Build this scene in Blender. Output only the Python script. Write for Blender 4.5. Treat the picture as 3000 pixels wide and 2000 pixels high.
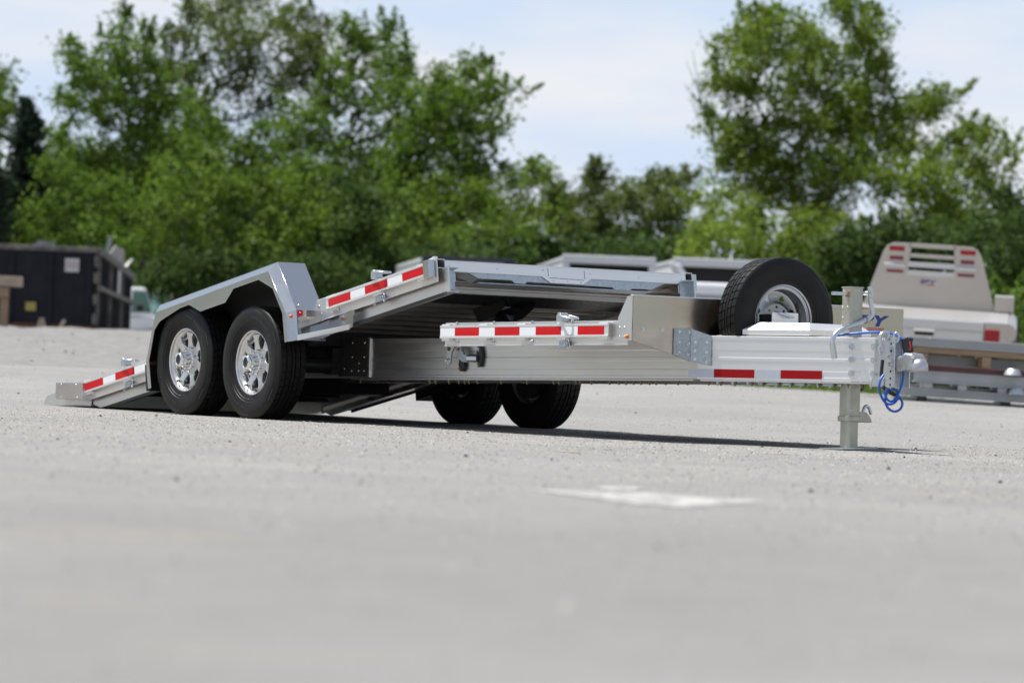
import bpy, math, random
import numpy as np
from mathutils import Matrix, Vector
R = math.radians
for o in list(bpy.data.objects):
    bpy.data.objects.remove(o)
SC = bpy.context.scene
COL = SC.collection

# ------------------------------------------------------------------ camera
CAM = np.array([27.7548, -17.561, 0.3877])
FPX = 13761.0
FWD = np.array([-.82855979, .55986296, .00649114])
RGT = np.array([.55962969, .82774264, .0407031])
UPV = np.array([-.01741517, -.03735758, .9991502])
cd = bpy.data.cameras.new('camera'); cam = bpy.data.objects.new('camera', cd); COL.objects.link(cam)
cam.matrix_world = Matrix(((RGT[0], UPV[0], -FWD[0], CAM[0]), (RGT[1], UPV[1], -FWD[1], CAM[1]), (RGT[2], UPV[2], -FWD[2], CAM[2]), (0, 0, 0, 1)))
cd.sensor_width = 36; cd.sensor_fit = 'HORIZONTAL'; cd.lens = 36 * FPX / 3000
cd.clip_start = .1; cd.clip_end = 6000
cd.dof.use_dof = True; cd.dof.focus_distance = 30.2; cd.dof.aperture_fstop = 165.1 / 45.0
cd.dof.aperture_blades = 9
SC.camera = cam

# ------------------------------------------------------------------ world, sun, exposure
SUN = Vector((-.337, -.231, 1.0)).normalized()      # direction towards the sun
elev = math.asin(SUN.z); azim = math.atan2(SUN.x, SUN.y)
w = bpy.data.worlds.new('World'); SC.world = w; w.use_nodes = True
nt = w.node_tree; nt.nodes.clear(); N = nt.nodes.new; L = nt.links.new
sky = N('ShaderNodeTexSky'); sky.sky_type = 'NISHITA'; sky.sun_disc = False
sky.sun_elevation = elev; sky.sun_rotation = azim; sky.air_density = 1.0; sky.dust_density = .5; sky.ozone_density = 1.5
b1 = N('ShaderNodeBackground'); b1.inputs[1].default_value = .075
L(sky.outputs[0], b1.inputs[0])
tc = N('ShaderNodeTexCoord'); mp = N('ShaderNodeMapping'); mp.inputs['Scale'].default_value = (13, 13, 58)
L(tc.outputs['Generated'], mp.inputs[0])
nz = N('ShaderNodeTexNoise'); nz.inputs['Scale'].default_value = 1.0; nz.inputs['Detail'].default_value = 5; nz.inputs['Roughness'].default_value = .52
L(mp.outputs[0], nz.inputs['Vector'])
cr = N('ShaderNodeValToRGB'); cr.color_ramp.elements[0].position = .36; cr.color_ramp.elements[1].position = .68     # thin broken cloud over pale blue
cr.color_ramp.elements[0].color = (.440, .515, .635, 1); cr.color_ramp.elements[1].color = (.57, .585, .615, 1)
L(nz.outputs['Fac'], cr.inputs[0])
b2 = N('ShaderNodeBackground'); L(cr.outputs[0], b2.inputs[0]); b2.inputs[1].default_value = 1.0
sx_ = N('ShaderNodeSeparateXYZ'); L(tc.outputs['Generated'], sx_.inputs[0])
mr_ = N('ShaderNodeMapRange'); mr_.interpolation_type = 'SMOOTHSTEP'; mr_.inputs['From Min'].default_value = .0; mr_.inputs['From Max'].default_value = .45; mr_.inputs['To Min'].default_value = 1.0; mr_.inputs['To Max'].default_value = .38
L(sx_.outputs['Z'], mr_.inputs['Value'])
mx = N('ShaderNodeMixShader'); L(mr_.outputs[0], mx.inputs[0]); L(b1.outputs[0], mx.inputs[1]); L(b2.outputs[0], mx.inputs[2])
wo = N('ShaderNodeOutputWorld'); L(mx.outputs[0], wo.inputs[0])
sd = bpy.data.lights.new('sun', 'SUN'); sd.energy = 5.0; sd.angle = R(.53); sd.color = (1, .965, .9)
so = bpy.data.objects.new('sun', sd); COL.objects.link(so); so.rotation_euler = SUN.to_track_quat('Z', 'Y').to_euler()
so.location = (0, 0, 60)
SC.view_settings.view_transform = 'Standard'; SC.view_settings.look = 'None'
SC.view_settings.exposure = 0.58; SC.view_settings.gamma = 1.0; SC.view_settings.use_curve_mapping = False
try:
    SC.cycles.use_denoising = True
    SC.cycles.max_bounces = 10; SC.cycles.glossy_bounces = 5; SC.cycles.transmission_bounces = 6
    SC.cycles.sample_clamp_indirect = 6.0
except Exception:
    pass

# ------------------------------------------------------------------ materials
MATS = {}
def mat(name, col, rough=.5, metal=0.0, var=0.0, vscale=8.0, bump=0.0, bscale=60.0, spec=.5, vcol=None, stretch=None, rvar=0.0, emit=0.0, aniso=0.0):
    m = bpy.data.materials.new(name); m.use_nodes = True
    n = m.node_tree; b = n.nodes['Principled BSDF']
    b.inputs['Base Color'].default_value = (*col, 1); b.inputs['Roughness'].default_value = rough
    b.inputs['Metallic'].default_value = metal; b.inputs['Specular IOR Level'].default_value = spec
    if aniso: b.inputs['Anisotropic'].default_value = aniso
    if var or bump or rvar:
        t = n.nodes.new('ShaderNodeTexCoord'); mpn = n.nodes.new('ShaderNodeMapping'); n.links.new(t.outputs['Object'], mpn.inputs[0])
        if stretch: mpn.inputs['Scale'].default_value = stretch
    if var or rvar:
        z = n.nodes.new('ShaderNodeTexNoise'); z.inputs['Scale'].default_value = vscale; z.inputs['Detail'].default_value = 6; z.inputs['Roughness'].default_value = .6
        n.links.new(mpn.outputs[0], z.inputs['Vector'])
    if var:
        x = n.nodes.new('ShaderNodeMix'); x.data_type = 'RGBA'
        c2 = vcol or tuple(c * (1 - var) for c in col)
        r = n.nodes.new('ShaderNodeMapRange'); r.inputs['From Min'].default_value = .35; r.inputs['From Max'].default_value = .68
        n.links.new(z.outputs['Fac'], r.inputs['Value']); n.links.new(r.outputs[0], x.inputs['Factor'])
        x.inputs['A'].default_value = (*col, 1); x.inputs['B'].default_value = (*c2, 1)
        n.links.new(x.outputs['Result'], b.inputs['Base Color'])
    if rvar:
        r2 = n.nodes.new('ShaderNodeMapRange'); r2.inputs['From Min'].default_value = .3; r2.inputs['From Max'].default_value = .7
        r2.inputs['To Min'].default_value = rough - rvar; r2.inputs['To Max'].default_value = rough + rvar
        n.links.new(z.outputs['Fac'], r2.inputs['Value']); n.links.new(r2.outputs[0], b.inputs['Roughness'])
    if bump:
        z2 = n.nodes.new('ShaderNodeTexNoise'); z2.inputs['Scale'].default_value = bscale; z2.inputs['Detail'].default_value = 4
        n.links.new(mpn.outputs[0], z2.inputs['Vector'])
        bp = n.nodes.new('ShaderNodeBump'); bp.inputs['Strength'].default_value = bump; bp.inputs['Distance'].default_value = .002
        n.links.new(z2.outputs['Fac'], bp.inputs['Height']); n.links.new(bp.outputs[0], b.inputs['Normal'])
    MATS[name] = m
    return m
ALU = mat('mill_aluminium', (.76, .745, .73), .35, .94, var=.06, vscale=2.0, stretch=(1, 1, 14), rvar=.05)
ALUW = mat('bright_extrusion', (.86, .845, .83), .40, .78, var=.06, vscale=3.0, stretch=(.6, .6, 22), rvar=.05)
BRUSH = mat('brushed_aluminium', (.63, .555, .48), .20, 1.0, var=.07, vscale=3, stretch=(1, .4, 60), rvar=.04)
FENDM = mat('fender_aluminium', (.63, .625, .62), .19, 1.0, var=.05, vscale=2, rvar=.04)
POLI = mat('polished_sheet', (.56, .545, .53), .10, 1.0, var=.06, vscale=3, rvar=.04)
CHROME = mat('chrome', (.86, .86, .86), .06, 1.0)
RIMM = mat('cast_aluminium', (.72, .71, .69), .30, .95, var=.05, vscale=20, rvar=.05)
GALV = mat('galvanised_steel', (.50, .55, .58), .38, .75, var=.4, vscale=55, vcol=(.36, .41, .45), rvar=.08)
ZINC = mat('zinc_plate', (.66, .69, .71), .30, .95, var=.08, vscale=5, rvar=.04)
JACKM = mat('jack_zinc_paint', (.50, .49, .415), .36, .55, var=.22, vscale=9, bump=.1, bscale=40, rvar=.06)
BLACKS = mat('black_steel', (.010, .010, .011), .42, 0, var=.5, vscale=30, vcol=(.022, .021, .020), rvar=.1)
SPECK = mat('dusty_black_plate', (.030, .028, .026), .45, .2, var=.6, vscale=120, vcol=(.09, .085, .08), rvar=.1)
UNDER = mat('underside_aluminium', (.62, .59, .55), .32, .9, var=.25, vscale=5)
UNDERD = mat('shaded_underside', (.075, .07, .064), .5, .6, var=.4, vscale=6)  # rear plank underside: its shade is put into the base colour
RUBB = mat('tyre_rubber', (.0055, .0055, .006), .50, 0, var=.6, vscale=7, vcol=(.015, .013, .011), bump=.2, bscale=220, spec=.26)
TREAD = RUBB
RED = mat('red_reflective', (.62, .006, .010), .45, 0, var=.22, vscale=3, stretch=(1, 1, 40), spec=.2)
RED2 = mat('dark_red_reflective', (.42, .005, .008), .45, 0, var=.12, vscale=60, spec=.2)
WHT = mat('white_reflective', (.84, .86, .88), .32, 0, var=.10, vscale=3, stretch=(1, 1, 60))
WHT2 = mat('silver_reflective', (.62, .66, .72), .38, .1, var=.12, vscale=140)
AMB = mat('amber_lens', (.75, .17, .01), .2, 0)
BLUE = mat('blue_cable', (.008, .10, .50), .36, 0)
NAVY = mat('navy_ink', (.022, .040, .26), .45, 0)
LOGR = mat('red_ink', (.55, .02, .02), .45, 0)
BLKP = mat('black_plastic', (.014, .014, .015), .40, 0)
BOLTM = mat('bolt_zinc', (.72, .73, .74), .22, 1.0)
BOLTY = mat('bolt_yellow_zinc', (.20, .165, .095), .36, .9)
BOLTR = mat('bolt_copper_rust', (.45, .22, .12), .34, .9)
SPARER = mat('grey_wheel_paint', (.40, .41, .42), .22, .85, var=.08, vscale=6)
FOAM = mat('dark_foam_strip', (.06, .058, .055), .8)

# ------------------------------------------------------------------ mesh helpers
def tup(v): return tuple(float(q) for q in v)
class MB:
    def __init__(s): s.v = []; s.f = []
    def add(s, vs, fs):
        k = len(s.v); s.v += [tup(q) for q in vs]; s.f += [tuple(i + k for i in f) for f in fs]; return s
    def box(s, x0, x1, y0, y1, z0, z1):
        return s.add([(x, y, z) for z in (z0, z1) for y in (y0, y1) for x in (x0, x1)],
                     [(0, 2, 3, 1), (4, 5, 7, 6), (0, 1, 5, 4), (2, 6, 7, 3), (0, 4, 6, 2), (1, 3, 7, 5)])
    def hexa(s, q):      # 8 points: bottom ring 4, top ring 4
        return s.add(q, [(0, 3, 2, 1), (4, 5, 6, 7), (0, 1, 5, 4), (1, 2, 6, 5), (2, 3, 7, 6), (3, 0, 4, 7)])
    def prism(s, poly, a, b, axis='y'):
        n = len(poly)
        def mk(p, t): return (p[0], t, p[1]) if axis == 'y' else ((t, p[0], p[1]) if axis == 'x' else (p[0], p[1], t))
        vs = [mk(p, a) for p in poly] + [mk(p, b) for p in poly]
        fs = [tuple(range(n))[::-1], tuple(range(n, 2 * n))] + [(i, (i + 1) % n, n + (i + 1) % n, n + i) for i in range(n)]
        return s.add(vs, fs)
    def strip(s, pa, pb):  # quad strip between two polylines
        n = len(pa); return s.add(list(pa) + list(pb), [(i, i + 1, n + i + 1, n + i) for i in range(n - 1)])
    def sheet(s, pa, pb, off):
        n = len(pa); off = np.array(off)
        qa = [np.array(p) + off for p in pa]; qb = [np.array(p) + off for p in pb]
        s.strip(pa, pb); s.strip(qb, qa); s.strip(qa, pa); s.strip(pb, qb)
        s.add([pa[0], pb[0], qb[0], qa[0]], [(0, 1, 2, 3)]); s.add([pa[-1], pb[-1], qb[-1], qa[-1]], [(3, 2, 1, 0)]); return s
    def frame(s, d):
        d = np.array(d, float); d /= np.linalg.norm(d); t = np.array((0, 0, 1.)) if abs(d[2]) < .9 else np.array((1., 0, 0))
        a = np.cross(t, d); a /= np.linalg.norm(a); return d, a, np.cross(d, a)
    def cyl(s, p0, p1, r0, r1=None, n=16, caps=True):
        r1 = r0 if r1 is None else r1; p0 = np.array(p0, float); p1 = np.array(p1, float); d, a, b = s.frame(p1 - p0)
        vs = []
        for p, r in ((p0, r0), (p1, r1)):
            for i in range(n):
                t = 2 * math.pi * i / n; vs.append(p + r * (math.cos(t) * a + math.sin(t) * b))
        fs = [(i, (i + 1) % n, n + (i + 1) % n, n + i) for i in range(n)]
        if caps: fs += [tuple(range(n))[::-1], tuple(range(n, 2 * n))]
        return s.add(vs, fs)
    def tube(s, path, r, n=10, closed=False, sub=0):
        P = [np.array(p, float) for p in path]
        for _ in range(sub):
            Q = []; m = len(P)
            for i in range(m if closed else m - 1):
                a, b = P[i], P[(i + 1) % m]; Q += [a * .75 + b * .25, a * .25 + b * .75]
            P = Q if closed else [P[0]] + Q[1:-1] + [P[-1]]
        m = len(P); rr = r if hasattr(r, '__len__') else [r] * m
        if len(rr) != m: rr = np.interp(np.linspace(0, 1, m), np.linspace(0, 1, len(rr)), rr)
        vs = []; pa = None
        for i in range(m):
            d = (P[(i + 1) % m] - P[i - 1]) if closed else (P[min(i + 1, m - 1)] - P[max(i - 1, 0)])
            d /= np.linalg.norm(d) + 1e-12
            if pa is None: _, a, b = s.frame(d)
            else:
                a = pa - d * (pa @ d); a /= np.linalg.norm(a) + 1e-12; b = np.cross(d, a)
            pa = a
            for k in range(n):
                t = 2 * math.pi * k / n; vs.append(P[i] + rr[i] * (math.cos(t) * a + math.sin(t) * b))
        fs = [(i * n + k, i * n + (k + 1) % n, ((i + 1) % m) * n + (k + 1) % n, ((i + 1) % m) * n + k) for i in range(m if closed else m - 1) for k in range(n)]
        if not closed: fs += [tuple(range(n))[::-1], tuple((m - 1) * n + k for k in range(n))]
        return s.add(vs, fs)
    def lathe(s, prof, n=48, axis='y', c=(0, 0, 0), close=False):   # prof: (r, t)
        m = len(prof); vs = []
        for i in range(n):
            a = 2 * math.pi * i / n; ca, sa = math.cos(a), math.sin(a)
            for r, t in prof:
                q = (r * ca, t, r * sa) if axis == 'y' else ((t, r * ca, r * sa) if axis == 'x' else (r * ca, r * sa, t))
                vs.append((q[0] + c[0], q[1] + c[1], q[2] + c[2]))
        fs = [(i * m + k, i * m + (k + 1) % m, ((i + 1) % n) * m + (k + 1) % m, ((i + 1) % n) * m + k) for i in range(n) for k in range(m if close else m - 1)]
        return s.add(vs, fs)
    def beam(s, p0, p1, prof):    # prof: closed list of (outward, z), extruded from p0 to p1 (xy); outward = right of travel
        p0 = np.array(p0, float); p1 = np.array(p1, float); d = (p1 - p0) / np.linalg.norm(p1 - p0); o = np.array((d[1], -d[0]))
        n = len(prof); vs = [(*(p0 + o * a), z) for a, z in prof] + [(*(p1 + o * a), z) for a, z in prof]
        return s.add(vs, [tuple(range(n)), tuple(range(n, 2 * n))[::-1]] + [(i, n + i, n + (i + 1) % n, (i + 1) % n) for i in range(n)])
    def mesh(s, name, smooth=None):
        me = bpy.data.meshes.new(name); me.from_pydata(s.v, [], s.f); me.update()
        if smooth:
            me.polygons.foreach_set('use_smooth', [True] * len(me.polygons)); me.set_sharp_from_angle(angle=R(smooth))
        return me
    def obj(s, name, m, parent=None, M=None, smooth=None, bevel=0.0):
        me = s.mesh(name, smooth); me.materials.append(m)
        return place(name, me, parent, M, bevel)
def place(name, me, parent=None, M=None, bevel=0.0):
    o = bpy.data.objects.new(name, me); COL.objects.link(o)
    if parent is not None: o.parent = parent
    if M is not None: o.matrix_basis = M
    if bevel:
        b = o.modifiers.new('bevel', 'BEVEL'); b.width = bevel; b.segments = 2; b.limit_method = 'ANGLE'; b.angle_limit = R(40)
    return o
def empty(name, parent=None, M=None):
    o = bpy.data.objects.new(name, None); COL.objects.link(o); o.empty_display_size = .2
    if parent is not None: o.parent = parent
    if M is not None: o.matrix_basis = M
    return o
def tag(o, label=None, cat=None, group=None, kind=None):
    if label: o['label'] = label
    if cat: o['category'] = cat
    if group: o['group'] = group
    if kind: o['kind'] = kind
    return o
def copy_tree(o, parent=None):
    c = o.copy(); COL.objects.link(c); c.parent = parent
    if parent is not None: c.matrix_basis = o.matrix_basis
    for ch in list(o.children): copy_tree(ch, c)
    return c
def at(px, py, d):   # a point seen at a pixel of the 3000 x 2000 picture, d metres along the view
    return CAM + d * (FWD + RGT * (px - 1500) / FPX + UPV * (1000 - py) / FPX)

# ------------------------------------------------------------------ ground
F2 = np.array((FWD[0], FWD[1])); F2 /= np.linalg.norm(F2); R2 = np.array((F2[1], -F2[0]))
def sstep(x, a, b):
    t = np.clip((x - a) / (b - a), 0, 1); return t * t * (3 - 2 * t)
def terrain_us(u, s):
    u = np.asarray(u, float); s = np.asarray(s, float)
    z = .29 * sstep(u, 34, 52) + .0103 * np.clip(u - 52, 0, 90) * (1 - sstep(s, -3.5, 1.5)) + .003 * np.clip(u - 60, 0, 90)
    z = z - .020 * np.clip(s - 3.0, 0, 6) * sstep(u, 36, 48)
    m = sstep(u, 50, 62) * (1 - sstep(s, -3.2, -1.6)) * (1 - sstep(u, 92, 100))
    z = z + m * .10 * (np.sin(u * .9 + s * 1.3) * .5 + np.sin(u * .37 - s * 2.1) * .5)
    return z
def us(p):
    d = np.array((p[0], p[1])) - CAM[:2]; return d @ F2, d @ R2
def gz(x, y):
    u, s = us((x, y)); return float(terrain_us(u, s))
us_u = np.concatenate([np.linspace(-60, 0, 7)[:-1], np.linspace(0, 36, 13)[:-1], np.linspace(36, 110, 100), np.linspace(114, 200, 20), np.array([260, 400, 900, 3000])])
us_s = np.concatenate([-np.array([2500, 900, 300, 120, 60, 35]), np.linspace(-22, 22, 89), np.array([35, 60, 120, 300, 900, 2500])])
g = MB(); U, S_ = np.meshgrid(us_u, us_s, indexing='ij'); Z = terrain_us(U, S_)
XY = CAM[:2] + U[..., None] * F2 + S_[..., None] * R2
nu, ns = U.shape
g.v = [(float(XY[i, j, 0]), float(XY[i, j, 1]), float(Z[i, j])) for i in range(nu) for j in range(ns)]
g.f = [(i * ns + j, i * ns + j + 1, (i + 1) * ns + j + 1, (i + 1) * ns + j) for i in range(nu - 1) for j in range(ns - 1)]
gm = bpy.data.materials.new('worn_pavement'); gm.use_nodes = True; n = gm.node_tree; bs = n.nodes['Principled BSDF']
def NN(t): return n.nodes.new(t)
t = NN('ShaderNodeTexCoord')
def noise(scale, det=6, rough=.6, vec=None):
    q = NN('ShaderNodeTexNoise'); q.inputs['Scale'].default_value = scale; q.inputs['Detail'].default_value = det; q.inputs['Roughness'].default_value = rough
    n.links.new(vec or t.outputs['Object'], q.inputs['Vector']); return q.outputs['Fac']
def ramp(v, a, b, lo=0.0, hi=1.0):
    q = NN('ShaderNodeMapRange'); q.inputs['From Min'].default_value = a; q.inputs['From Max'].default_value = b; q.inputs['To Min'].default_value = lo; q.inputs['To Max'].default_value = hi
    n.links.new(v, q.inputs['Value']); return q.outputs[0]
def mixc(f, a, b):
    q = NN('ShaderNodeMix'); q.data_type = 'RGBA'; n.links.new(f, q.inputs['Factor'])
    for k, v in (('A', a), ('B', b)):
        if isinstance(v, tuple): q.inputs[k].default_value = (*v, 1)
        else: n.links.new(v, q.inputs[k])
    return q.outputs['Result']
base = mixc(ramp(noise(.22, 5), .36, .64), (.205, .199, .193), (.268, .259, .249))
base = mixc(ramp(noise(1.1, 6), .42, .72, 0, .8), base, (.205, .199, .192))
base = mixc(ramp(noise(4.5, 6, .7), .45, .75, 0, .7), base, (.265, .255, .242))
base = mixc(ramp(noise(16, 4, .7), .50, .80, 0, .6), base, (.165, .161, .157))
base = mixc(ramp(noise(90, 3, .8), .55, .8, 0, .6), base, (.12, .118, .116))
base = mixc(ramp(noise(120, 2, .8), .60, .78, 0, .5), base, (.38, .365, .345))
base = mixc(ramp(noise(.6, 5), .60, .74, 0, .55), base, (.275, .245, .21))
n.links.new(base, bs.inputs['Base Color']); bs.inputs['Roughness'].default_value = .9; bs.inputs['Specular IOR Level'].default_value = .25
bp = NN('ShaderNodeBump'); bp.inputs['Strength'].default_value = .8; bp.inputs['Distance'].default_value = .010
n.links.new(noise(70, 5, .75), bp.inputs['Height']); n.links.new(bp.outputs[0], bs.inputs['Normal'])
go = g.obj('ground', gm, smooth=60); tag(go, kind='structure')

# loose stones on the pavement
random.seed(4); rng = np.random.default_rng(11)
def stones(name, m, count, smin, smax, label, umin, umax, wid=.125, power=1.0, lim=None):
    b = MB()
    for i in range(count):
        u = umin + (umax - umin) * rng.random() ** power; s = (rng.random() * 2 - 1) * wid * u
        if lim and not lim(u, s): continue
        x, y = CAM[:2] + u * F2 + s * R2; r = smin + (smax - smin) * rng.random() ** 4
        a = rng.random() * 6.28; q = [r * (.6 + .7 * rng.random()) for _ in range(6)]; ca, sa = math.cos(a), math.sin(a)
        z = float(terrain_us(u, s)) + q[5] * .25
        b.add([(x + q[0] * ca, y + q[0] * sa, z), (x - q[1] * sa, y + q[1] * ca, z + .2 * r), (x - q[2] * ca, y - q[2] * sa, z), (x + q[3] * sa, y - q[3] * ca, z - .1 * r), (x, y, z + q[4] * .75), (x, y, z - q[5])],
              [(0, 1, 4), (1, 2, 4), (2, 3, 4), (3, 0, 4), (1, 0, 5), (2, 1, 5), (3, 2, 5), (0, 3, 5)])
    o = b.obj(name, m); tag(o, label, 'gravel', kind='stuff'); return o
DSTONE = mat('dark_stone', (.045, .044, .046), .8, var=.5, vscale=50); LSTONE = mat('pale_stone', (.36, .34, .30), .8, var=.3, vscale=50)
MSTONE = mat('grey_stone', (.215, .205, .195), .85, var=.4, vscale=40)
stones('dark_gravel', DSTONE, 650, .0025, .013, 'small dark loose stones scattered over the pavement', 10, 62, power=.6)
def grit(name, m, count, label, umin, umax):
    u = np.clip(np.abs(31 + 9.5 * rng.normal(size=count)), 5, 75); s_ = (rng.random(count) * 2 - 1) * .122 * u; xy = CAM[:2] + u[:, None] * F2 + s_[:, None] * R2; z = terrain_us(u, s_)
    r = .0013 + .0048 * rng.random(count) ** 3.5; a = rng.random(count) * 6.28; V = np.zeros((count, 4, 3))
    for k in range(3): V[:, k, 0] = xy[:, 0] + r * 1.3 * np.cos(a + k * 2.1); V[:, k, 1] = xy[:, 1] + r * 1.3 * np.sin(a + k * 2.1); V[:, k, 2] = z - .0005
    V[:, 3, :2] = xy; V[:, 3, 2] = z + r * (.7 + .7 * rng.random(count))
    me = bpy.data.meshes.new(name); i = np.arange(count)[:, None] * 4; Fc = np.concatenate([i + np.array([[0, 1, 3]]), i + np.array([[1, 2, 3]]), i + np.array([[2, 0, 3]])]).astype(np.int32)
    me.vertices.add(4 * count); me.vertices.foreach_set('co', V.reshape(-1)); me.loops.add(Fc.size); me.loops.foreach_set('vertex_index', Fc.reshape(-1)); me.polygons.add(len(Fc)); me.polygons.foreach_set('loop_start', np.arange(0, Fc.size, 3, dtype=np.int32)); me.update(calc_edges=True); me.materials.append(m)
    tag(place(name, me), label, 'gravel', kind='stuff')
GRIT1 = mat('dark_grit', (.085, .083, .081), .9); GRIT2 = mat('mid_grit', (.20, .19, .18), .9); GRIT3 = mat('pale_grit', (.36, .345, .32), .9)
grit('dark_grit', GRIT1, 26000, 'fine dark grit bedded in the pavement', 17, 50); grit('mid_grit', GRIT2, 24000, 'fine grey grit bedded in the pavement', 17, 50); grit('pale_grit', GRIT3, 15000, 'fine pale grit bedded in the pavement', 17, 50)
stones('pale_gravel', LSTONE, 600, .003, .011, 'tiny pale loose stones scattered over the pavement', 12, 62, power=.8)
stones('rubble', MSTONE, 9000, .008, .034, 'grey rubble on the rough ground near the black skip', 50, 97, wid=.13, lim=lambda u, s: s < -.028 * u and rng.random() < .75)

gb = MB(); bu = np.linspace(47, 112, 130); bs_ = np.linspace(-16, -.3, 70); hh_ = rng.normal(size=(130, 70)) * .008
for i, u in enumerate(bu):
    for j, s_ in enumerate(bs_):
        e_ = float(sstep(u, 47, 49.5) * (1 - sstep(s_, -2.0, -.3))); x, y = CAM[:2] + u * F2 + s_ * R2
        gb.v.append((x, y, float(terrain_us(u, s_)) - .03 + e_ * (.05 + abs(hh_[i, j]) + .03 * math.sin(u * 1.7 + 2 * math.sin(s_ * 1.1)))))
gb.f = [(i * 70 + j, i * 70 + j + 1, (i + 1) * 70 + j + 1, (i + 1) * 70 + j) for i in range(129) for j in range(69)]
GBM = mat('grey_gravel', (.205, .197, .188), .95, var=.5, vscale=6, vcol=(.13, .127, .125), bump=.8, bscale=30)
tag(gb.obj('gravel_ground', GBM, None, smooth=60), kind='structure')

# white arrow painted on the pavement
def road_paint(name, polys, m, kind='structure'):
    b = MB()
    for p in polys:
        q = []
        for i in range(len(p)):      # ragged, worn outline
            (xa, ya), (xb, yb) = p[i], p[(i + 1) % len(p)]; m_ = max(2, int(math.hypot(xb - xa, yb - ya) / .06))
            q += [(xa + (xb - xa) * j / m_ + rng.normal() * .018, ya + (yb - ya) * j / m_ + rng.normal() * .018) for j in range(m_)]
        k = len(q); b.add([(x, y, gz(x, y) + .003) for x, y in q], [tuple(range(k))])
    o = b.obj(name, m); tag(o, kind=kind); return o
PAINT = mat('worn_white_paint', (.43, .42, .405), .8, var=.35, vscale=7, vcol=(.30, .29, .275), bump=.3, bscale=80)
YPAINT = mat('faded_yellow_paint', (.42, .30, .16), .85, var=.4, vscale=5, vcol=(.30, .275, .24))
pn = PAINT.node_tree; pt_ = pn.nodes.new('ShaderNodeTexCoord'); pz = pn.nodes.new('ShaderNodeTexNoise'); pz.inputs['Scale'].default_value = 9; pz.inputs['Detail'].default_value = 9; pz.inputs['Roughness'].default_value = .75
pn.links.new(pt_.outputs['Object'], pz.inputs['Vector']); pr_ = pn.nodes.new('ShaderNodeMapRange'); pr_.inputs['From Min'].default_value = .40; pr_.inputs['From Max'].default_value = .52; pr_.inputs['To Min'].default_value = .15
pn.links.new(pz.outputs['Fac'], pr_.inputs['Value']); pn.links.new(pr_.outputs[0], pn.nodes['Principled BSDF'].inputs['Alpha'])
def gpt(px, py):
    d = FWD + RGT * (px - 1500) / FPX + UPV * (1000 - py) / FPX; k = -CAM[2] / d[2]; p = CAM + d * k; return (p[0], p[1])
road_paint('arrow_marking', [[gpt(*p) for p in ((1532, 1434), (1706, 1441.5), (1895, 1445), (2034, 1457), (2226, 1467), (2209, 1475), (2100, 1481), (1992, 1487), (1895, 1480), (1741, 1460))],
                             [gpt(*p) for p in ((1769, 1425), (1867, 1427), (1895, 1439), (1776, 1439))]], PAINT)
road_paint('faded_line', [[gpt(*p) for p in ((1620, 1321), (1700, 1324), (1700, 1325.5), (1620, 1322))], [gpt(*p) for p in ((2260, 1328), (2310, 1330), (2310, 1331.5), (2260, 1329))]], YPAINT)

# ------------------------------------------------------------------ the trailer
RT = .38; PITCH = .0221; TILT = .1712; ZD = .5715
MF = Matrix.Translation((0, 0, RT)) @ Matrix.Rotation(-PITCH, 4, 'Y') @ Matrix.Translation((0, 0, -RT))
MD = MF @ Matrix.Translation((0, 0, ZD)) @ Matrix.Rotation(-TILT, 4, 'Y')
TR = empty('tilt_trailer'); tag(TR, 'silver aluminium tilt trailer with raised deck, twin axles and blue safety cable', 'trailer')

# shared bolt meshes (axis +Z)
def bolt_mesh(name, r, h, m, washer=True, n=6):
    b = MB()
    if washer: b.cyl((0, 0, 0), (0, 0, h * .3), r * 1.35, n=14)
    b.cyl((0, 0, 0), (0, 0, h), r, r * .9, n=n); me = b.mesh(name); me.materials.append(m); return me
def rivet_mesh(name, r, h, m):
    b = MB(); b.lathe([(r, 0), (r * .92, h * .45), (r * .6, h * .85), (.0001, h)], n=10, axis='z'); me = b.mesh(name, 50); me.materials.append(m); return me
BOLT_L = bolt_mesh('bolt', .0145, .018, BOLTM); BOLT_M = bolt_mesh('bolt', .0095, .013, BOLTM); BOLT_S = bolt_mesh('bolt', .0075, .016, BOLTM)
BOLT_Y = bolt_mesh('bolt', .010, .012, BOLTY); BOLT_C = bolt_mesh('bolt', .010, .012, BOLTR); RIVET = rivet_mesh('rivet', .008, .007, BOLTM); RIVS = rivet_mesh('rivet', .0055, .005, BOLTM)
def bolts(parent, me, pts, d, name='bolt'):
    q = Vector(d).to_track_quat('Z', 'Y').to_matrix().to_4x4()
    for p in pts: place(name, me, parent, Matrix.Translation(p) @ q @ Matrix.Rotation(random.random() * 1.0, 4, 'Z'))

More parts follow.
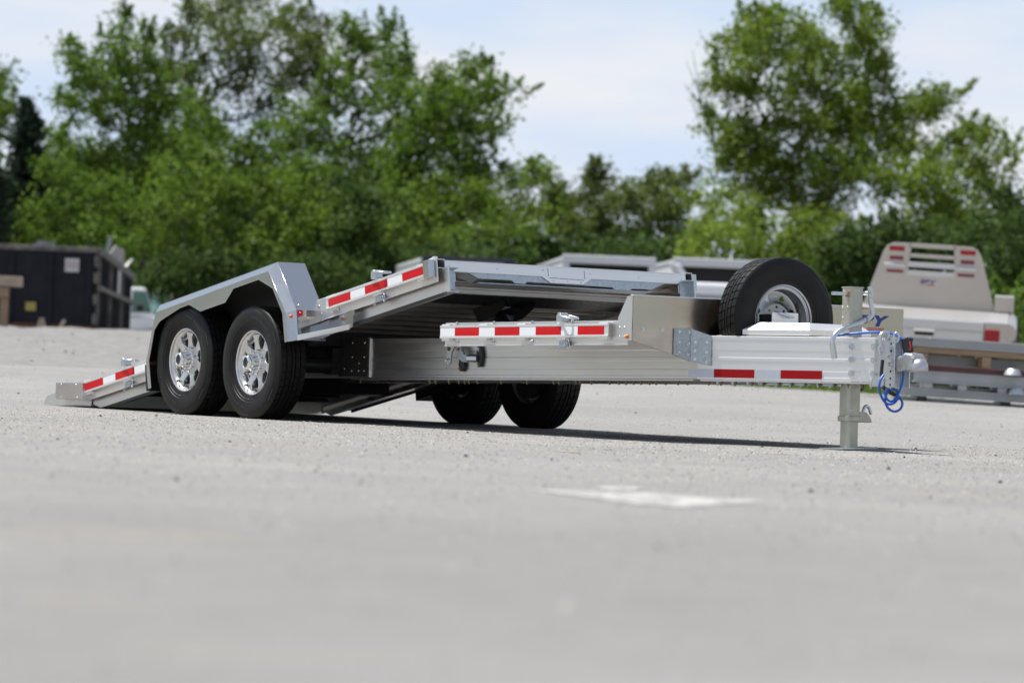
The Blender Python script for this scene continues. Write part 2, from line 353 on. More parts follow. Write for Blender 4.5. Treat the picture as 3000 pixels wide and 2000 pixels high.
# --- wheels
def tyre_mesh():
    b = MB(); R0 = .387; pit = 46
    fr = (0.0, .02, .13, .15, .60)
    ys = [-.092, -.086, -.058, -.0565, -.0505, -.049, -.019, -.0175, -.0105, -.009, .009, .0105, .0175, .019, .049, .0505, .0565, .058, .086, .092]
    gro = [0, 0, 0, 1, 1, 0, 0, 1, 1, 0, 0, 1, 1, 0, 0, 1, 1, 0, 0, 0]
    blk = [1, 1, 1, 0, 0, 1, 1, 0, 0, 0, 0, 0, 0, 1, 1, 0, 0, 1, 1, 1]
    side = [(.094, .384), (.101, .378), (.106, .370), (.1065, .366), (.113, .352), (.1155, .340), (.1165, .338), (.1165, .334), (.1185, .318), (.1175, .295), (.113, .268), (.110, .266), (.108, .250), (.104, .248), (.099, .230), (.096, .221), (.088, .212)]
    angs = [(k + f + (0)) / pit * 2 * math.pi for k in range(pit) for f in fr]
    slit = [(f >= .02 and f <= .13) for k in range(pit) for f in fr]
    m = len(ys) + 2 * len(side)
    for a, sl in zip(angs, slit):
        ring = []
        for yy, rr in reversed(side): ring.append((-yy, rr))
        for y, gg, bb in zip(ys, gro, blk):
            r = R0 - .0035 * (y / .092) ** 2 * 1.0
            if gg: r -= .011
            elif bb and sl: r -= .008
            ring.append((y, r))
        for yy, rr in side: ring.append((yy, rr))
        for y, r in ring:
            aa = a + .055 * abs(y) / .09 * (1 if y > 0 else -1) * (1 if abs(y) < .0925 else 1)
            b.v.append((r * math.cos(aa), y, r * math.sin(aa)))
    na = len(angs)
    b.f = [(i * m + k, ((i + 1) % na) * m + k, ((i + 1) % na) * m + k + 1, i * m + k + 1) for i in range(na) for k in range(m - 1)]
    me = b.mesh('tyre', 32); me.materials.append(RUBB); return me
TYRE = tyre_mesh()
SIDEW = mat('dry_sidewall_ring', (.055, .053, .051), .42, 0, var=.3, vscale=20)
def sidewall_ring():     # raised ribs and lettering pads on the sidewall
    b = MB()
    for a0, a1, r0, r1 in [(.35, .62, .352, .357), (1.15, 1.42, .352, .357), (2.2, 2.45, .352, .357), (3.4, 3.68, .352, .357), (4.4, 4.7, .352, .357), (5.5, 5.76, .352, .357)]:
        pa = [(r0 * math.cos(a), -.1145, r0 * math.sin(a)) for a in np.linspace(a0, a1, 10)]; pb = [(r1 * math.cos(a), -.1138, r1 * math.sin(a)) for a in np.linspace(a0, a1, 10)]
        b.strip(pa, pb)
    random.seed(3)
    for st, cnt in ((.6, 15), (3.6, 16)):
        for k in range(cnt):
            a = st + k * .062
            if random.random() < .12: continue
            for dr in ((0, .004), (.007, .011)):
                r0, r1 = .300 + dr[0], .300 + dr[1] + random.random() * .003; da = .035 * (.5 + .5 * random.random())
                b.add([(r * math.cos(x), -.1192, r * math.sin(x)) for r, x in ((r0, a), (r0, a + da), (r1, a + da), (r1, a))], [(0, 1, 2, 3)])
    me = b.mesh('sidewall_lettering'); me.materials.append(SIDEW); return me
SWR = sidewall_ring()
def rim_meshes():
    b = MB()   # barrel, flange towards -y at y=-.092
    b.lathe([(.2225, -.0865), (.2225, -.0925), (.216, -.0945), (.2085, -.089), (.2065, -.078), (.196, -.070), (.1885, -.050), (.185, -.04), (.185, .06), (.205, .09), (.213, .094)], n=72)
    barrel = b.mesh('rim_barrel', 35); barrel.materials.append(RIMM)
    s = MB()   # one spoke pointing +z: from hub to rim, wide at both ends
    out = [(-.042, .070), (-.036, .098), (-.0265, .126), (-.0265, .155), (-.045, .190), (.045, .190), (.0265, .155), (.0265, .126), (.036, .098), (.042, .070)]
    s.prism(out, -.066, -.025, 'y')
    n = len(out)
    s.v = [(x, (y if y > -.06 else (-.052 - .020 * min(1, max(0, (z - .07) / .1)))), z) for x, y, z in s.v]
    sp = s.mesh('spoke'); sp.materials.append(RIMM)
    h = MB(); h.lathe([(.185, -.030), (.175, -.030), (.172, -.028)], n=48); h.lathe([(.104, -.02), (.104, -.046), (.098, -.052), (.056, -.052)], n=42)
    hub = h.mesh('hub_plate', 40); hub.materials.append(RIMM)
    c = MB(); c.lathe([(.066, -.05), (.064, -.066), (.056, -.07), (.0545, -.128), (.053, -.140), (.046, -.149), (.036, -.151), (.033, -.146)], n=36)
    cap = c.mesh('hub_cap', 35); cap.materials.append(CHROME)
    c = MB(); c.lathe([(.033, -.146), (.030, -.1475), (.022, -.1445), (.0001, -.1445)], n=28); ctr = c.mesh('cap_centre', 40); ctr.materials.append(BLKP)
    l = MB(); l.cyl((0, -.05, .0825), (0, -.082, .0825), .0125, .012, n=8); l.lathe([(.012, -.082), (.009, -.092), (.0001, -.096)], n=8, c=(0, 0, .0825))
    lug = l.mesh('lug_nut', 40); lug.materials.append(CHROME)
    d = MB(); d.lathe([(.0001, .0), (.165, .0), (.172, .02), (.172, .09), (.0001, .09)], n=36); drum = d.mesh('brake_drum', 40); drum.materials.append(BLACKS)
    v = MB(); v.cyl((-.09, -.05, -.148), (-.094, -.078, -.152), .0055, n=8); v.cyl((-.094, -.078, -.152), (-.096, -.092, -.154), .007, n=8); val = v.mesh('valve', 40); val.materials.append(BLKP)
    return barrel, sp, hub, cap, ctr, lug, drum, val
BAR, SPK, HUBP, CAPM, CTR, LUG, DRUM, VALV = rim_meshes()
def wheel(x, y, flip, spin):
    M = Matrix.Translation((x, y, RT)) @ (Matrix.Rotation(math.pi, 4, 'Z') if flip else Matrix.Identity(4)) @ Matrix.Rotation(spin, 4, 'Y')
    w_ = empty('wheel', TR, M)
    place('tyre', TYRE, w_); place('sidewall_lettering', SWR, w_)['kind'] = 'stuff'
    place('rim', BAR, w_); place('hub_plate', HUBP, w_); place('brake_drum', DRUM, w_)
    for k in range(7): place('spoke', SPK, w_, Matrix.Rotation(2 * math.pi * k / 7, 4, 'Y'), .004)
    place('hub_cap', CAPM, w_); place('cap_centre', CTR, w_); place('valve', VALV, w_)
    for k in range(8): place('lug_nut', LUG, w_, Matrix.Rotation(2 * math.pi * (k + .5) / 8, 4, 'Y'))
    return w_
YW = 1.131
for sx, sp in ((-1, .05), (1, -.03)):
    wheel(sx * .4534, -YW, False, sp); wheel(sx * .4534, YW, True, sp + .7)
for sx in (-1, 1):
    b = MB(); b.cyl((sx * .4534, -1.0, RT), (sx * .4534, 1.0, RT), .055, n=18); b.box(sx * .4534 - .05, sx * .4534 + .05, -.62, -.46, RT - .06, .50); b.box(sx * .4534 - .05, sx * .4534 + .05, .46, .62, RT - .06, .50)
    b.obj('axle', BLACKS, TR, smooth=40)

# --- frame rails and drawbar
AA = .4435; A0 = np.array((4.679, -.471)); AD = np.array((math.cos(AA), math.sin(AA))); AO = np.array((AD[1], -AD[0]))
def apt(x): k = (x - A0[0]) / AD[0]; return A0 + AD * k
YC = .045; XB = 4.575; YB = apt(XB)[1]; XE = 5.665
def mir(p): return (p[0], 2 * YC - p[1])
zt, zb = .556, .2885
prof = [(-.055, zt), (.0015, zt), (.0015, zt - .022), (0, zt - .026), (0, zt - .085), (-.0012, zt - .090), (-.0012, zt - .128), (.0005, zt - .133), (.0005, zt - .150), (-.0012, zt - .155), (-.0012, zt - .205), (0, zt - .209), (0, zb + .024), (.0015, zb + .02), (.0015, zb), (-.055, zb)]
profm = [(-o - .055, z) for o, z in prof][::-1]
for side in (0, 1):
    p0, p1 = apt(XB), apt(XE); q0, q1 = (-1.35, YB), (XB, YB)
    if side: p0, p1, q0, q1 = mir(p0), mir(p1), mir(q0), mir(q1)
    pf = prof if not side else [(.0 - o, z) for o, z in prof][::-1]
    db = MB().beam(p0, p1, pf).obj('drawbar_beam', ALUW, TR, MF, bevel=.003)
    mr = MB().beam(q0, q1, pf).obj('frame_rail', ALU, TR, MF, bevel=.003)
    if side == 0: DB, MR = db, mr
def on_a(x, o=0.0): q = apt(x) + AO * o; return q
# end bolts, tape on the drawbar
bolts(DB, BOLT_L, [(*on_a(x, .001), z) for x in (5.522, 5.653) for z in (.503, .4215, .341)], (AO[0], AO[1], 0))
def tape_a(x0, x1, m, z0=.3015, z1=.3525):
    a, c = on_a(x0, .0035), on_a(x1, .0035)
    MB().beam(a, c, [(0, z0), (0, z1), (-.0022, z1), (-.0022, z0)]).obj('reflective_tape', m, DB)
k = AD[0]; xt = 4.6793
tape_a(xt - .1778 * k, xt, WHT2); tape_a(xt, xt + .2794 * k, RED2); tape_a(xt + .2794 * k, xt + .4572 * k, WHT2); tape_a(xt + .4572 * k, xt + .7366 * k, RED2)
# dark bolted plate behind the front wheel
X0 = .0
pl = MB().prism([(-.25, .565), (.822, .565), (.822, .300), (.46, .300), (.30, .395), (-.25, .395)], YB - .004, YB - .014).obj('gusset_plate', SPECK, TR, MF, bevel=.002)
bolts(pl, RIVET, [(x + .038, YB - .014, z) for x, z in ((.077, .528), (.254, .528), (.431, .527), (.586, .526), (.740, .525), (.251, .465), (.252, .414), (.071, .414), (.431, .431), (.586, .431), (.739, .431), (.385, .396), (.672, .388), (.487, .351), (.582, .337), (.672, .337), (.739, .337))], (0, -1, 0), 'rivet')
MB().box(.826, .838, YB - .012, YB, .296, .562).obj('rail_edge_strip', ALU, TR, MF)
bolts(MR, RIVET, [(1.777, YB - .001, z) for z in (.461, .407, .352)], (0, -1, 0), 'rivet')
# flange strip and the bolts hanging below the rails
MB().box(.62, XB - .02, YB - .018, YB + .10, .2785, .2875).obj('bottom_flange', ALU, TR, MF, bevel=.001)
MB().beam(on_a(XB + .02, .004), on_a(XE - .02, .004), [(0, .2785), (0, .2875), (-.12, .2875), (-.12, .2785)]).obj('bottom_flange', ALU, TR, MF)
hb = MB(); hb.cyl((0, 0, 0), (0, 0, -.013), .011, n=6); hb.cyl((0, 0, -.013), (0, 0, -.026), .006, n=8); HBOLT = hb.mesh('hanging_bolt'); HBOLT.materials.append(BOLTY)
hb2 = hb.mesh('hanging_bolt'); hb2.materials.append(ZINC)
fl = empty('bottom_bolts', TR, MF)
for i, x in enumerate((.68, 1.55, 1.62, 1.78, 1.9, 1.97, 2.02, 2.12, 2.4, 2.7, 3.0, 3.06, 3.25, 3.3, 3.42, 3.62, 3.72, 3.80, 3.88, 3.96, 4.05, 4.12, 4.22, 4.35, 4.45)):
    place('hanging_bolt', HBOLT, fl, Matrix.Translation((x, YB + .02, .2785)))
for i in range(24):
    x = XB + .05 + i * .043 + random.random() * .03; q = on_a(x, -.02 - .04 * (i % 2)); place('hanging_bolt', hb2 if i % 2 else HBOLT, fl, Matrix.Translation((q[0], q[1], .2785)))
for xa, xb_ in ((4.95, 5.22), (5.3, 5.45)):
    MB().beam(on_a(xa, -.03), on_a(xb_, -.03), [(0, .262), (0, .276), (-.09, .276), (-.09, .262)]).obj('splice_plate', GALV, TR, MF)
# cross members between the rails
for x in (-.9, -.1, .75, 1.35, 2.1, 2.9, 3.6, 4.3):
    MB().box(x - .03, x + .03, YB + .056, 2 * YC - YB - .056, .315, .50).obj('cross_member', BLACKS, TR, MF)
# latch on the rail below the platform: hinge plate, hook arm, bearing flange
la = empty('deck_latch', TR, MF); dx = .038
MB().prism([(1.83 + dx, .520), (1.93 + dx, .520), (1.925 + dx, .49), (1.895 + dx, .455), (1.885 + dx, .385), (1.865 + dx, .372), (1.843 + dx, .378), (1.835 + dx, .40)], YB - .07, YB - .058).obj('hinge_plate', ZINC, la, bevel=.002)
MB().prism([(1.905 + dx, .520), (1.96 + dx, .520), (1.985 + dx, .48), (2.02 + dx, .445), (2.08 + dx, .445), (2.095 + dx, .42), (2.075 + dx, .392), (2.0 + dx, .395), (1.955 + dx, .42), (1.93 + dx, .46)], YB - .055, YB - .04).obj('hook_arm', GALV, la, bevel=.003)
MB().cyl((2.07 + dx, YB - .05, .42), (2.14 + dx, YB - .02, .42), .026, n=18).obj('pivot_bush', ZINC, la, smooth=40)
MB().prism([(2.13 + dx, .50), (2.17 + dx, .50), (2.19 + dx, .43), (2.17 + dx, .365), (2.135 + dx, .362), (2.12 + dx, .40), (2.12 + dx, .46)], YB - .022, YB - .002).obj('bearing_flange', BLKP, la, bevel=.003)
MB().prism([(1.93 + dx, .45), (1.965 + dx, .43), (1.985 + dx, .37), (1.965 + dx, .335), (1.925 + dx, .335), (1.91 + dx, .38)], YB - .022, YB - .002).obj('bearing_flange', BLKP, la, bevel=.003)
bolts(la, BOLT_Y, [(1.848 + dx, YB - .07, .505), (1.89 + dx, YB - .07, .507), (1.868 + dx, YB - .07, .48)], (0, -1, 0)); bolts(la, BOLT_C, [(1.955 + dx, YB - .055, .478), (1.935 + dx, YB - .022, .352)], (0, -1, 0))
bolts(la, BOLT_L, [(1.858 + dx, YB - .07, .402)], (0, -1, 0)); bolts(la, BOLT_M, [(2.147 + dx, YB - .022, .479), (2.142 + dx, YB - .022, .380)], (0, -1, 0))

# --- fixed front platform
MB().box(2.52, XB - .03, -.985, .985 + 2 * YC, .575, .618).obj('platform_floor', ALU, TR, MF)
def rail_prof(s, y0, z):   # outward = s ; returns yz polygon for a channel with a box head
    return [(y0, z + .055), (y0, z - .088), (y0 + .004, z - .088), (y0 + .004, z - .080)]
def side_rail(s, yo, x0, x1, zc, M, deep, parts, cutpoly=None):
    # hollow head (outer skin, top, inner skin, floor), bottom lip, lower web
    y = lambda v: s * v
    r = MB()
    r.box(x0, x1, *sorted((y(yo), y(yo - .006))), zc - .088, zc + .056)
    r.box(x0, x1, *sorted((y(yo - .006), y(yo - .062))), zc + .050, zc + .056)
    r.box(x0, x1, *sorted((y(yo - .056), y(yo - .062))), zc - .006, zc + .050)
    r.box(x0, x1, *sorted((y(yo - .006), y(yo - .056))), zc - .006, zc + .0)
    r.box(x0, x1, *sorted((y(yo + .006), y(yo - .006))), zc - .096, zc - .0885)
    return r.obj(parts, ALU, TR, M, bevel=.0015)
def rub_rail(s, yr, x0, x1, zc, M, lugs, yo):
    prof_ = [(0, .041), (0, .0285), (-.003, .0265), (-.003, -.0265), (0, -.0285), (0, -.041), (-.010, -.041), (-.010, .041)]
    m = MB(); n = len(prof_)
    vs = [(x, s * (yr + o), zc + z) for x in (x0, x1) for o, z in prof_]
    m.add(vs, [tuple(range(n)), tuple(range(n, 2 * n))[::-1]] + [(i, n + i, n + (i + 1) % n, (i + 1) % n) for i in range(n)])
    o = m.obj('rub_rail', ALUW, TR, M, bevel=.001)
    for x in lugs:
        b = MB(); b.box(x - .045, x + .045, *sorted((s * (yr - .010), s * yo)), zc - .058, zc - .041 + .004); b.box(x - .045, x + .045, *sorted((s * (yr - .010), s * yo)), zc + .037, zc + .050); b.obj('spacer', ALUW, o, bevel=.003)
    return o
def tape(o, s, yr, xs, x1, zc, first_white=None):
    segs = []
    if first_white is not None: segs.append((first_white, xs, WHT))
    x = xs; i = 0
    while x < x1 - .005:
        ln = .2794 if i % 2 == 0 else .1778; e = min(x + ln, x1); segs.append((x, e, RED if i % 2 == 0 else WHT)); x = e; i += 1
    for a, b_, m in segs:
        MB().box(a, b_, *sorted((s * (yr - .003), s * (yr - .0012))), zc - .0254, zc + .0254).obj('reflective_tape', m, o)
ZP = .5692
for s in (-1, 1):
    yo = 1.022 if s < 0 else 1.022 + 2 * YC
    side_rail(s, yo, 2.515, XB - .04, ZP + .005, MF, .1, 'platform_rail')
    rr = rub_rail(s, yo + .046, 2.52, 4.385, ZP, MF, (2.57, 3.0, 3.43, 3.87, 4.32), yo)
    tape(rr, s, yo + .046, 2.6925, 2.6925 + 3 * .4572 + .2794, ZP, 2.525)
    if s < 0:
        bolts(rr, BOLT_S, [(x, -yo, ZP + .052) for x in (2.66, 3.08, 3.51, 3.95)], (0, -.6, 1)); bolts(rr, BOLT_S, [(x, -yo - .004, ZP - .062) for x in (2.66, 3.08, 3.51)], (0, -1, -.2))
        MB().box(4.385, 4.46, -yo - .006, -yo - .001, ZP - .055, ZP + .055).obj('rail_end_plate', ALU, TR, MF, bevel=.002)
def dring(x, s, yo, z, M, ang=.0):
    d = empty('tie_down', TR, M); y = s * (yo + .028)
    MB().prism([(x - .03, z), (x + .03, z), (x + .022, z + .045), (x + .008, z + .058), (x - .012, z + .056), (x - .026, z + .040)], y - .03, y + .03).obj('ring_clip', ZINC, d, bevel=.004)
    MB().tube([(x + .0 + .135 * (1 - math.cos(t)) * .5, y + .05 * math.sin(t), z + .040 - .011 * (1 - math.cos(t))) for t in np.linspace(0, 2 * math.pi, 20, endpoint=False)], .0075, 8, closed=True).obj('ring', ZINC, d, smooth=50)
    MB().box(x - .025, x + .05, *sorted((s * (yo + .01), s * (yo + .035))), z - .155, z - .118).obj('pin_block', GALV, d, bevel=.003)
    MB().tube([(x - .03, s * (yo + .022), z - .125), (x - .035, s * (yo + .03), z - .15), (x - .05, s * (yo + .032), z - .165), (x - .04, s * (yo + .032), z - .178), (x - .028, s * (yo + .03), z - .166), (x - .032, s * (yo + .03), z - .15)], .0022, 6, sub=1).obj('spring_clip', ZINC, d, smooth=50)
    MB().tube([(x + .05, s * (yo + .03), z - .115), (x + .075, s * (yo + .034), z - .11), (x + .092, s * (yo + .034), z - .14), (x + .09, s * (yo + .034), z - .168), (x + .078, s * (yo + .034), z - .170), (x + .062, s * (yo + .034), z - .145)], .003, 6, sub=1).obj('lanyard', ZINC, d, smooth=50)
    bolts(d, BOLT_M, [(x + .055, s * (yo + .034), z - .138)], (0, s, 0))
dring(3.875, -1, 1.022, ZP + .055, MF)

# --- bulkhead at the front of the platform
YN, YF = -1.018, 1.018 + 2 * YC - .03
bk = MB().prism([(YN, .782), (YF, .782), (YF, .50), (2 * YC + .575, .397), (-.575, .397), (YN, .505)], XB - .004, XB + .004, 'x').obj('bulkhead', BRUSH, TR, MF, bevel=.002)
MB().box(XB - .03, XB + .002, YN, YF, .7795, .7865).obj('bulkhead_top_fold', ALUW, TR, MF, bevel=.002)
fp = MB().prism([(4.435, .507), (XB + .002, .507), (XB + .002, .776), (4.525, .776), (4.435, .645)], YN - .009, YN - .004).obj('bulkhead_side_flange', ALU, TR, MF, bevel=.001)
bolts(fp, RIVET, [(x, YN - .009, z) for x in (4.458, 4.505) for z in (.585, .532)], (0, -1, 0), 'rivet')
b = MB(); b.lathe([(.013, 0), (.012, .008), (.007, .013), (.0001, .015)], n=16, axis='z'); LAMP = b.mesh('marker_lamp', 60); LAMP.materials.append(AMB)
place('marker_lamp', LAMP, fp, Matrix.Translation((4.535, YN - .010, .531)) @ Matrix.Rotation(R(90), 4, 'X'))
bolts(bk, BOLT_M, [(XB + .004, y, z) for y, z in ((-.946, .578), (-.803, .579), (-.44, .555))], (1, 0, 0))
# bent bracket joining bulkhead and drawbar
br = MB()
yk = -.582; br.prism([(-.714, .594), (-.588, .597), (-.588, .395), (-.714, .432)], XB + .006, XB + .016, 'x')
p0, p1 = apt(XB + .0) + AO * .010, apt(4.662) + AO * .010
br.add([(XB + .016, -.588, .597), (XB + .016, -.588, .395), (p1[0], p1[1], .372), (p1[0], p1[1], .553), (XB + .006, -.580, .597), (XB + .006, -.580, .395), (p1[0] - AO[0] * .008, p1[1] - AO[1] * .008, .372), (p1[0] - AO[0] * .008, p1[1] - AO[1] * .008, .553)],
       [(0, 1, 2, 3), (7, 6, 5, 4), (0, 3, 7, 4), (1, 5, 6, 2), (3, 2, 6, 7)])
bro = br.obj('corner_bracket', GALV, TR, MF, bevel=.002)
bolts(bro, BOLT_S, [(XB + .016, y, z) for y, z in ((-.685, .575), (-.610, .573), (-.685, .510), (-.612, .503), (-.686, .450), (-.615, .436))], (1, 0, 0))
c0 = np.array((XB + .016, -.588)); c1 = p1; nn = np.array(((c1 - c0)[1], -(c1 - c0)[0])); nn /= np.linalg.norm(nn)
bolts(bro, BOLT_S, [(*(c0 + (c1 - c0) * f + nn * .001), z) for f, z in ((.22, .513), (.22, .461), (.22, .410), (.78, .515), (.78, .455), (.78, .393))], (nn[0], nn[1], 0))
# logo on the far end of the bulkhead
def text_obj(body, size, m, parent, M, shear=.25, offset=.012, name='lettering', sx=1.0, box=None):
    cu = bpy.data.curves.new(name, 'FONT'); cu.body = body; cu.size = size; cu.shear = shear; cu.extrude = .0006; cu.offset = offset * size; cu.space_character = 1.02; cu.align_x = 'LEFT'
    tmp = bpy.data.objects.new('tmp_text', cu); me = bpy.data.meshes.new_from_object(tmp); bpy.data.objects.remove(tmp); bpy.data.curves.remove(cu)
    co = np.array([v.co[:] for v in me.vertices]); lo, hi = co.min(0), co.max(0)
    if box:
        for v in me.vertices: v.co.x = (v.co.x - lo[0]) / (hi[0] - lo[0]) * box[0]; v.co.y = (v.co.y - lo[1]) / (hi[1] - lo[1]) * box[1]
    me.name = name; me.materials.clear(); me.materials.append(m)
    return place(name, me, parent, M @ Matrix.Scale(sx, 4, (1, 0, 0)))
MX = Matrix(((0, 0, 1, 0), (1, 0, 0, 0), (0, 1, 0, 0), (0, 0, 0, 1)))     # text x -> +y, text y -> +z, facing +x
def logo(parent, M, sc, m1=NAVY, m2=LOGR):
    text_obj('EBY', .092 * sc, m1, parent, M @ Matrix.Translation((-.160 * sc, -.003 * sc, 0)), .3, .045, box=(.304 * sc, .070 * sc))
    b = MB()
    for k in range(3):
        b.add([(-.03 * sc - .004 * sc * k, -.012 * sc - .011 * sc * k, .0005), (.105 * sc, -.012 * sc - .011 * sc * k, .0005), (.103 * sc, -.018 * sc - .011 * sc * k, .0005), (-.033 * sc - .004 * sc * k, -.018 * sc - .011 * sc * k, .0005)], [(0, 1, 2, 3)])
    pts = [(math.cos(a), math.sin(a)) for a in np.linspace(R(75), R(285), 26)]
    wd = [.010 * math.sin(t) + .002 for t in np.linspace(0, math.pi, 26)]
    b.strip([(-.05 * sc + .115 * sc * x, .03 * sc + .078 * sc * z, .0005) for x, z in pts], [(-.05 * sc + (.115 - q) * sc * x, .03 * sc + (.078 - q * .8) * sc * z, .0005) for (x, z), q in zip(pts, wd)])
    b.obj('logo_stripes', m2, parent, M)
logo(bk, Matrix.Translation((XB + .0055, .82, .668)) @ MX, 1.0)

# --- spare wheel on its holder
SX, SY, SZ = 4.722, -.040, .668
spw = empty('spare_wheel', TR, MF @ Matrix.Translation((SX, SY, SZ)) @ Matrix.Rotation(R(90), 4, 'Z') @ Matrix.Scale(.84, 4, (0, 1, 0)))     # wheel -y side faces +x
place('tyre', TYRE, spw)
b = MB(); b.lathe([(.2225, -.086), (.2225, -.0925), (.216, -.0945), (.2085, -.089), (.2065, -.078), (.190, -.070), (.186, -.02), (.178, .0), (.178, .03), (.184, .05), (.21, .09)], n=72); b.obj('rim', SPARER, spw, smooth=35)
b = MB(); hn = 8
def disc_pt(r): return .018 + .030 * max(0, (r - .10) / .08) - (.016 if r < .098 else 0) * 1.0
# disc with real hand holes and stud holes: polar grid with cells left out
nr, na = 24, 96; rs = np.linspace(.055, .184, nr)
def hole(rm, am):
    for k in range(8):
        a = 2 * math.pi * (k + .5) / 8; d = math.hypot((rm - .142) / .0185, rm * ((am - a + math.pi) % (2 * math.pi) - math.pi) / .0185)
        if d < 1: return True
        a2 = 2 * math.pi * k / 8; d2 = math.hypot((rm - .0825) / .0085, rm * ((am - a2 + math.pi) % (2 * math.pi) - math.pi) / .0085)
        if d2 < 1: return True
    return False
for i in range(nr):
    for j in range(na):
        a = 2 * math.pi * j / na; r = rs[i]; y = -.002 if r < .10 else (-.002 + (r - .10) / .02 * .02 if r < .12 else (.018 + .008 * math.sin((r - .12) / .064 * math.pi)))
        b.v.append((r * math.cos(a), y, r * math.sin(a)))
for i in range(nr - 1):
    for j in range(na):
        if not hole((rs[i] + rs[i + 1]) / 2, 2 * math.pi * (j + .5) / na): b.f.append((i * na + j, i * na + (j + 1) % na, (i + 1) * na + (j + 1) % na, (i + 1) * na + j))
b.obj('wheel_disc', SPARER, spw, smooth=40)
b = MB(); b.box(XB + .004, 4.83, SY - .05, SY + .03, .60, .66); b.box(XB + .004, 4.80, SY - .12, SY - .06, .645, .70)
b.obj('spare_holder', BLACKS, TR, MF)
hp = MB().box(4.838, 4.846, -.165, .037, .648, .712).obj('holder_plate', ALUW, TR, MF, bevel=.002)
MB().tube([(4.856, -.115, .708), (4.87, -.09, .700), (4.872, -.06, .688), (4.862, -.01, .686)], [.010, .008, .009, .006], 8).obj('wing_nut', ZINC, hp, smooth=50)
MB().cyl((4.845, -.055, .688), (4.885, -.055, .688), .007, n=8).obj('stud', ZINC, hp)
b = MB(); b.cyl((4.93, .33, .56), (4.93, .33, .60), .014, n=10); b.box(4.90, 4.96, .285, .375, .60, .606); b.obj('winch_stub', BLKP, TR, MF)

# --- hipped lid on the drawbar
l0, l1 = on_a(4.838, -.02), on_a(5.252, -.02); yn1 = l1[1]
bot = [tuple(l0), tuple(l1), (l1[0] + .03, 2 * YC - yn1), (l0[0], 2 * YC - l0[1])]
cx_, cy_ = 5.03, YC
def inset(p, f): return (p[0] + (cx_ - p[0]) * f, p[1] + (cy_ - p[1]) * f)
l0t = on_a(4.908, -.075); l1t = on_a(5.225, -.075)
topp = [tuple(l0t), tuple(l1t), (l1t[0] + .015, 2 * YC - l1t[1]), (l0t[0], 2 * YC - l0t[1])]
v = [(x, y, .565) for x, y in bot] + [(x, y, .598) for x, y in bot] + [(x, y, .642) for x, y in topp]
MB().add(v, [(0, 1, 5, 4), (1, 2, 6, 5), (2, 3, 7, 6), (3, 0, 4, 7), (4, 5, 9, 8), (5, 6, 10, 9), (6, 7, 11, 10), (7, 4, 8, 11), (8, 9, 10, 11), (3, 2, 1, 0)]).obj('tool_box_lid', ALUW, TR, MF, bevel=.003)
MB().add([(*on_a(4.66, -.06), .5575), (*on_a(5.64, -.06), .5575), (*mir(on_a(5.64, -.06)), .5575), (*mir(on_a(4.66, -.06)), .5575), (*on_a(4.66, -.06), .5625), (*on_a(5.64, -.06), .5625), (*mir(on_a(5.64, -.06)), .5625), (*mir(on_a(4.66, -.06)), .5625)], [(0, 3, 2, 1), (4, 5, 6, 7), (0, 1, 5, 4), (1, 2, 6, 5), (2, 3, 7, 6), (3, 0, 4, 7)]).obj('drawbar_top_plate', ALU, TR, MF)

# --- jack
JX, JY = 5.452, -.021
jk = empty('jack', TR, MF)
def octo(h, c=.014): return [(-h + c, -h), (h - c, -h), (h, -h + c), (h, h - c), (h - c, h), (-h + c, h), (-h, h - c), (-h, -h + c)]
MB().prism([(JX + x, JY + y) for x, y in octo(.050)], .085, .855, 'z').obj('outer_tube', JACKM, jk, bevel=.002)
MB().prism([(JX + x, JY + y) for x, y in octo(.053, .010)], .855, .862, 'z').obj('top_cap', JACKM, jk, bevel=.002)
MB().prism([(JX + x, JY + y) for x, y in octo(.057)], .053, .085, 'z').obj('collar', JACKM, jk, bevel=.003)
MB().prism([(JX + x, JY + y) for x, y in octo(.046, .018)], -.112, .053, 'z').obj('inner_leg', JACKM, jk, bevel=.002)
fz = -.117
b = MB(); b.hexa([(JX - .115, JY - .135, fz), (JX + .115, JY - .135, fz), (JX + .115, JY + .135, fz + .010), (JX - .115, JY + .135, fz + .010), (JX - .115, JY - .135, fz + .006), (JX + .115, JY - .135, fz + .006), (JX + .115, JY + .135, fz + .016), (JX - .115, JY + .135, fz + .016)])
b.obj('foot_plate', GALV, jk)
MB().cyl((JX + .02, JY - .045, .819), (JX + .01, JY - .165, .818), .0105, n=14).obj('crank_shaft', ZINC, jk, smooth=40)
MB().cyl((JX + .02, JY - .050, .819), (JX + .019, JY - .062, .819), .018, n=14).obj('copper_bush', BOLTR, jk, smooth=40)
crx = JX + .07
MB().prism([(JY + .058, .862), (JY + .082, .866), (JY + .098, .858), (JY + .102, .808), (JY + .092, .800), (JY + .066, .802)], crx - .006, crx + .006, 'x').obj('crank_clevis', ZINC, jk, bevel=.002)
MB().cyl((JX + .03, JY + .05, .826), (crx, JY + .085, .828), .012, n=10).obj('crank_pin', ZINC, jk)
bolts(jk, BOLT_M, [(crx + .006, JY + .080, .828)], (1, 0, 0))
cp = [(crx, .060, .800), (crx, .064, .77), (crx, .076, .735), (crx, .080, .704), (crx, .055, .676), (crx, .012, .654), (crx, -.088, .625), (crx, -.165, .596), (crx, -.205, .570), (crx, -.221, .535), (crx, -.220, .505)]
MB().tube(cp, .0148, 12, sub=2).obj('crank_handle', ZINC, jk, smooth=50)
b = MB(); b.cyl((crx, -.220, .510), (crx, -.2005, .425), .0185, n=16, caps=False); b.cyl((crx, -.2005, .425), (crx, -.220, .510), .013, n=16, caps=True); b.obj('crank_grip', ZINC, jk, smooth=40)
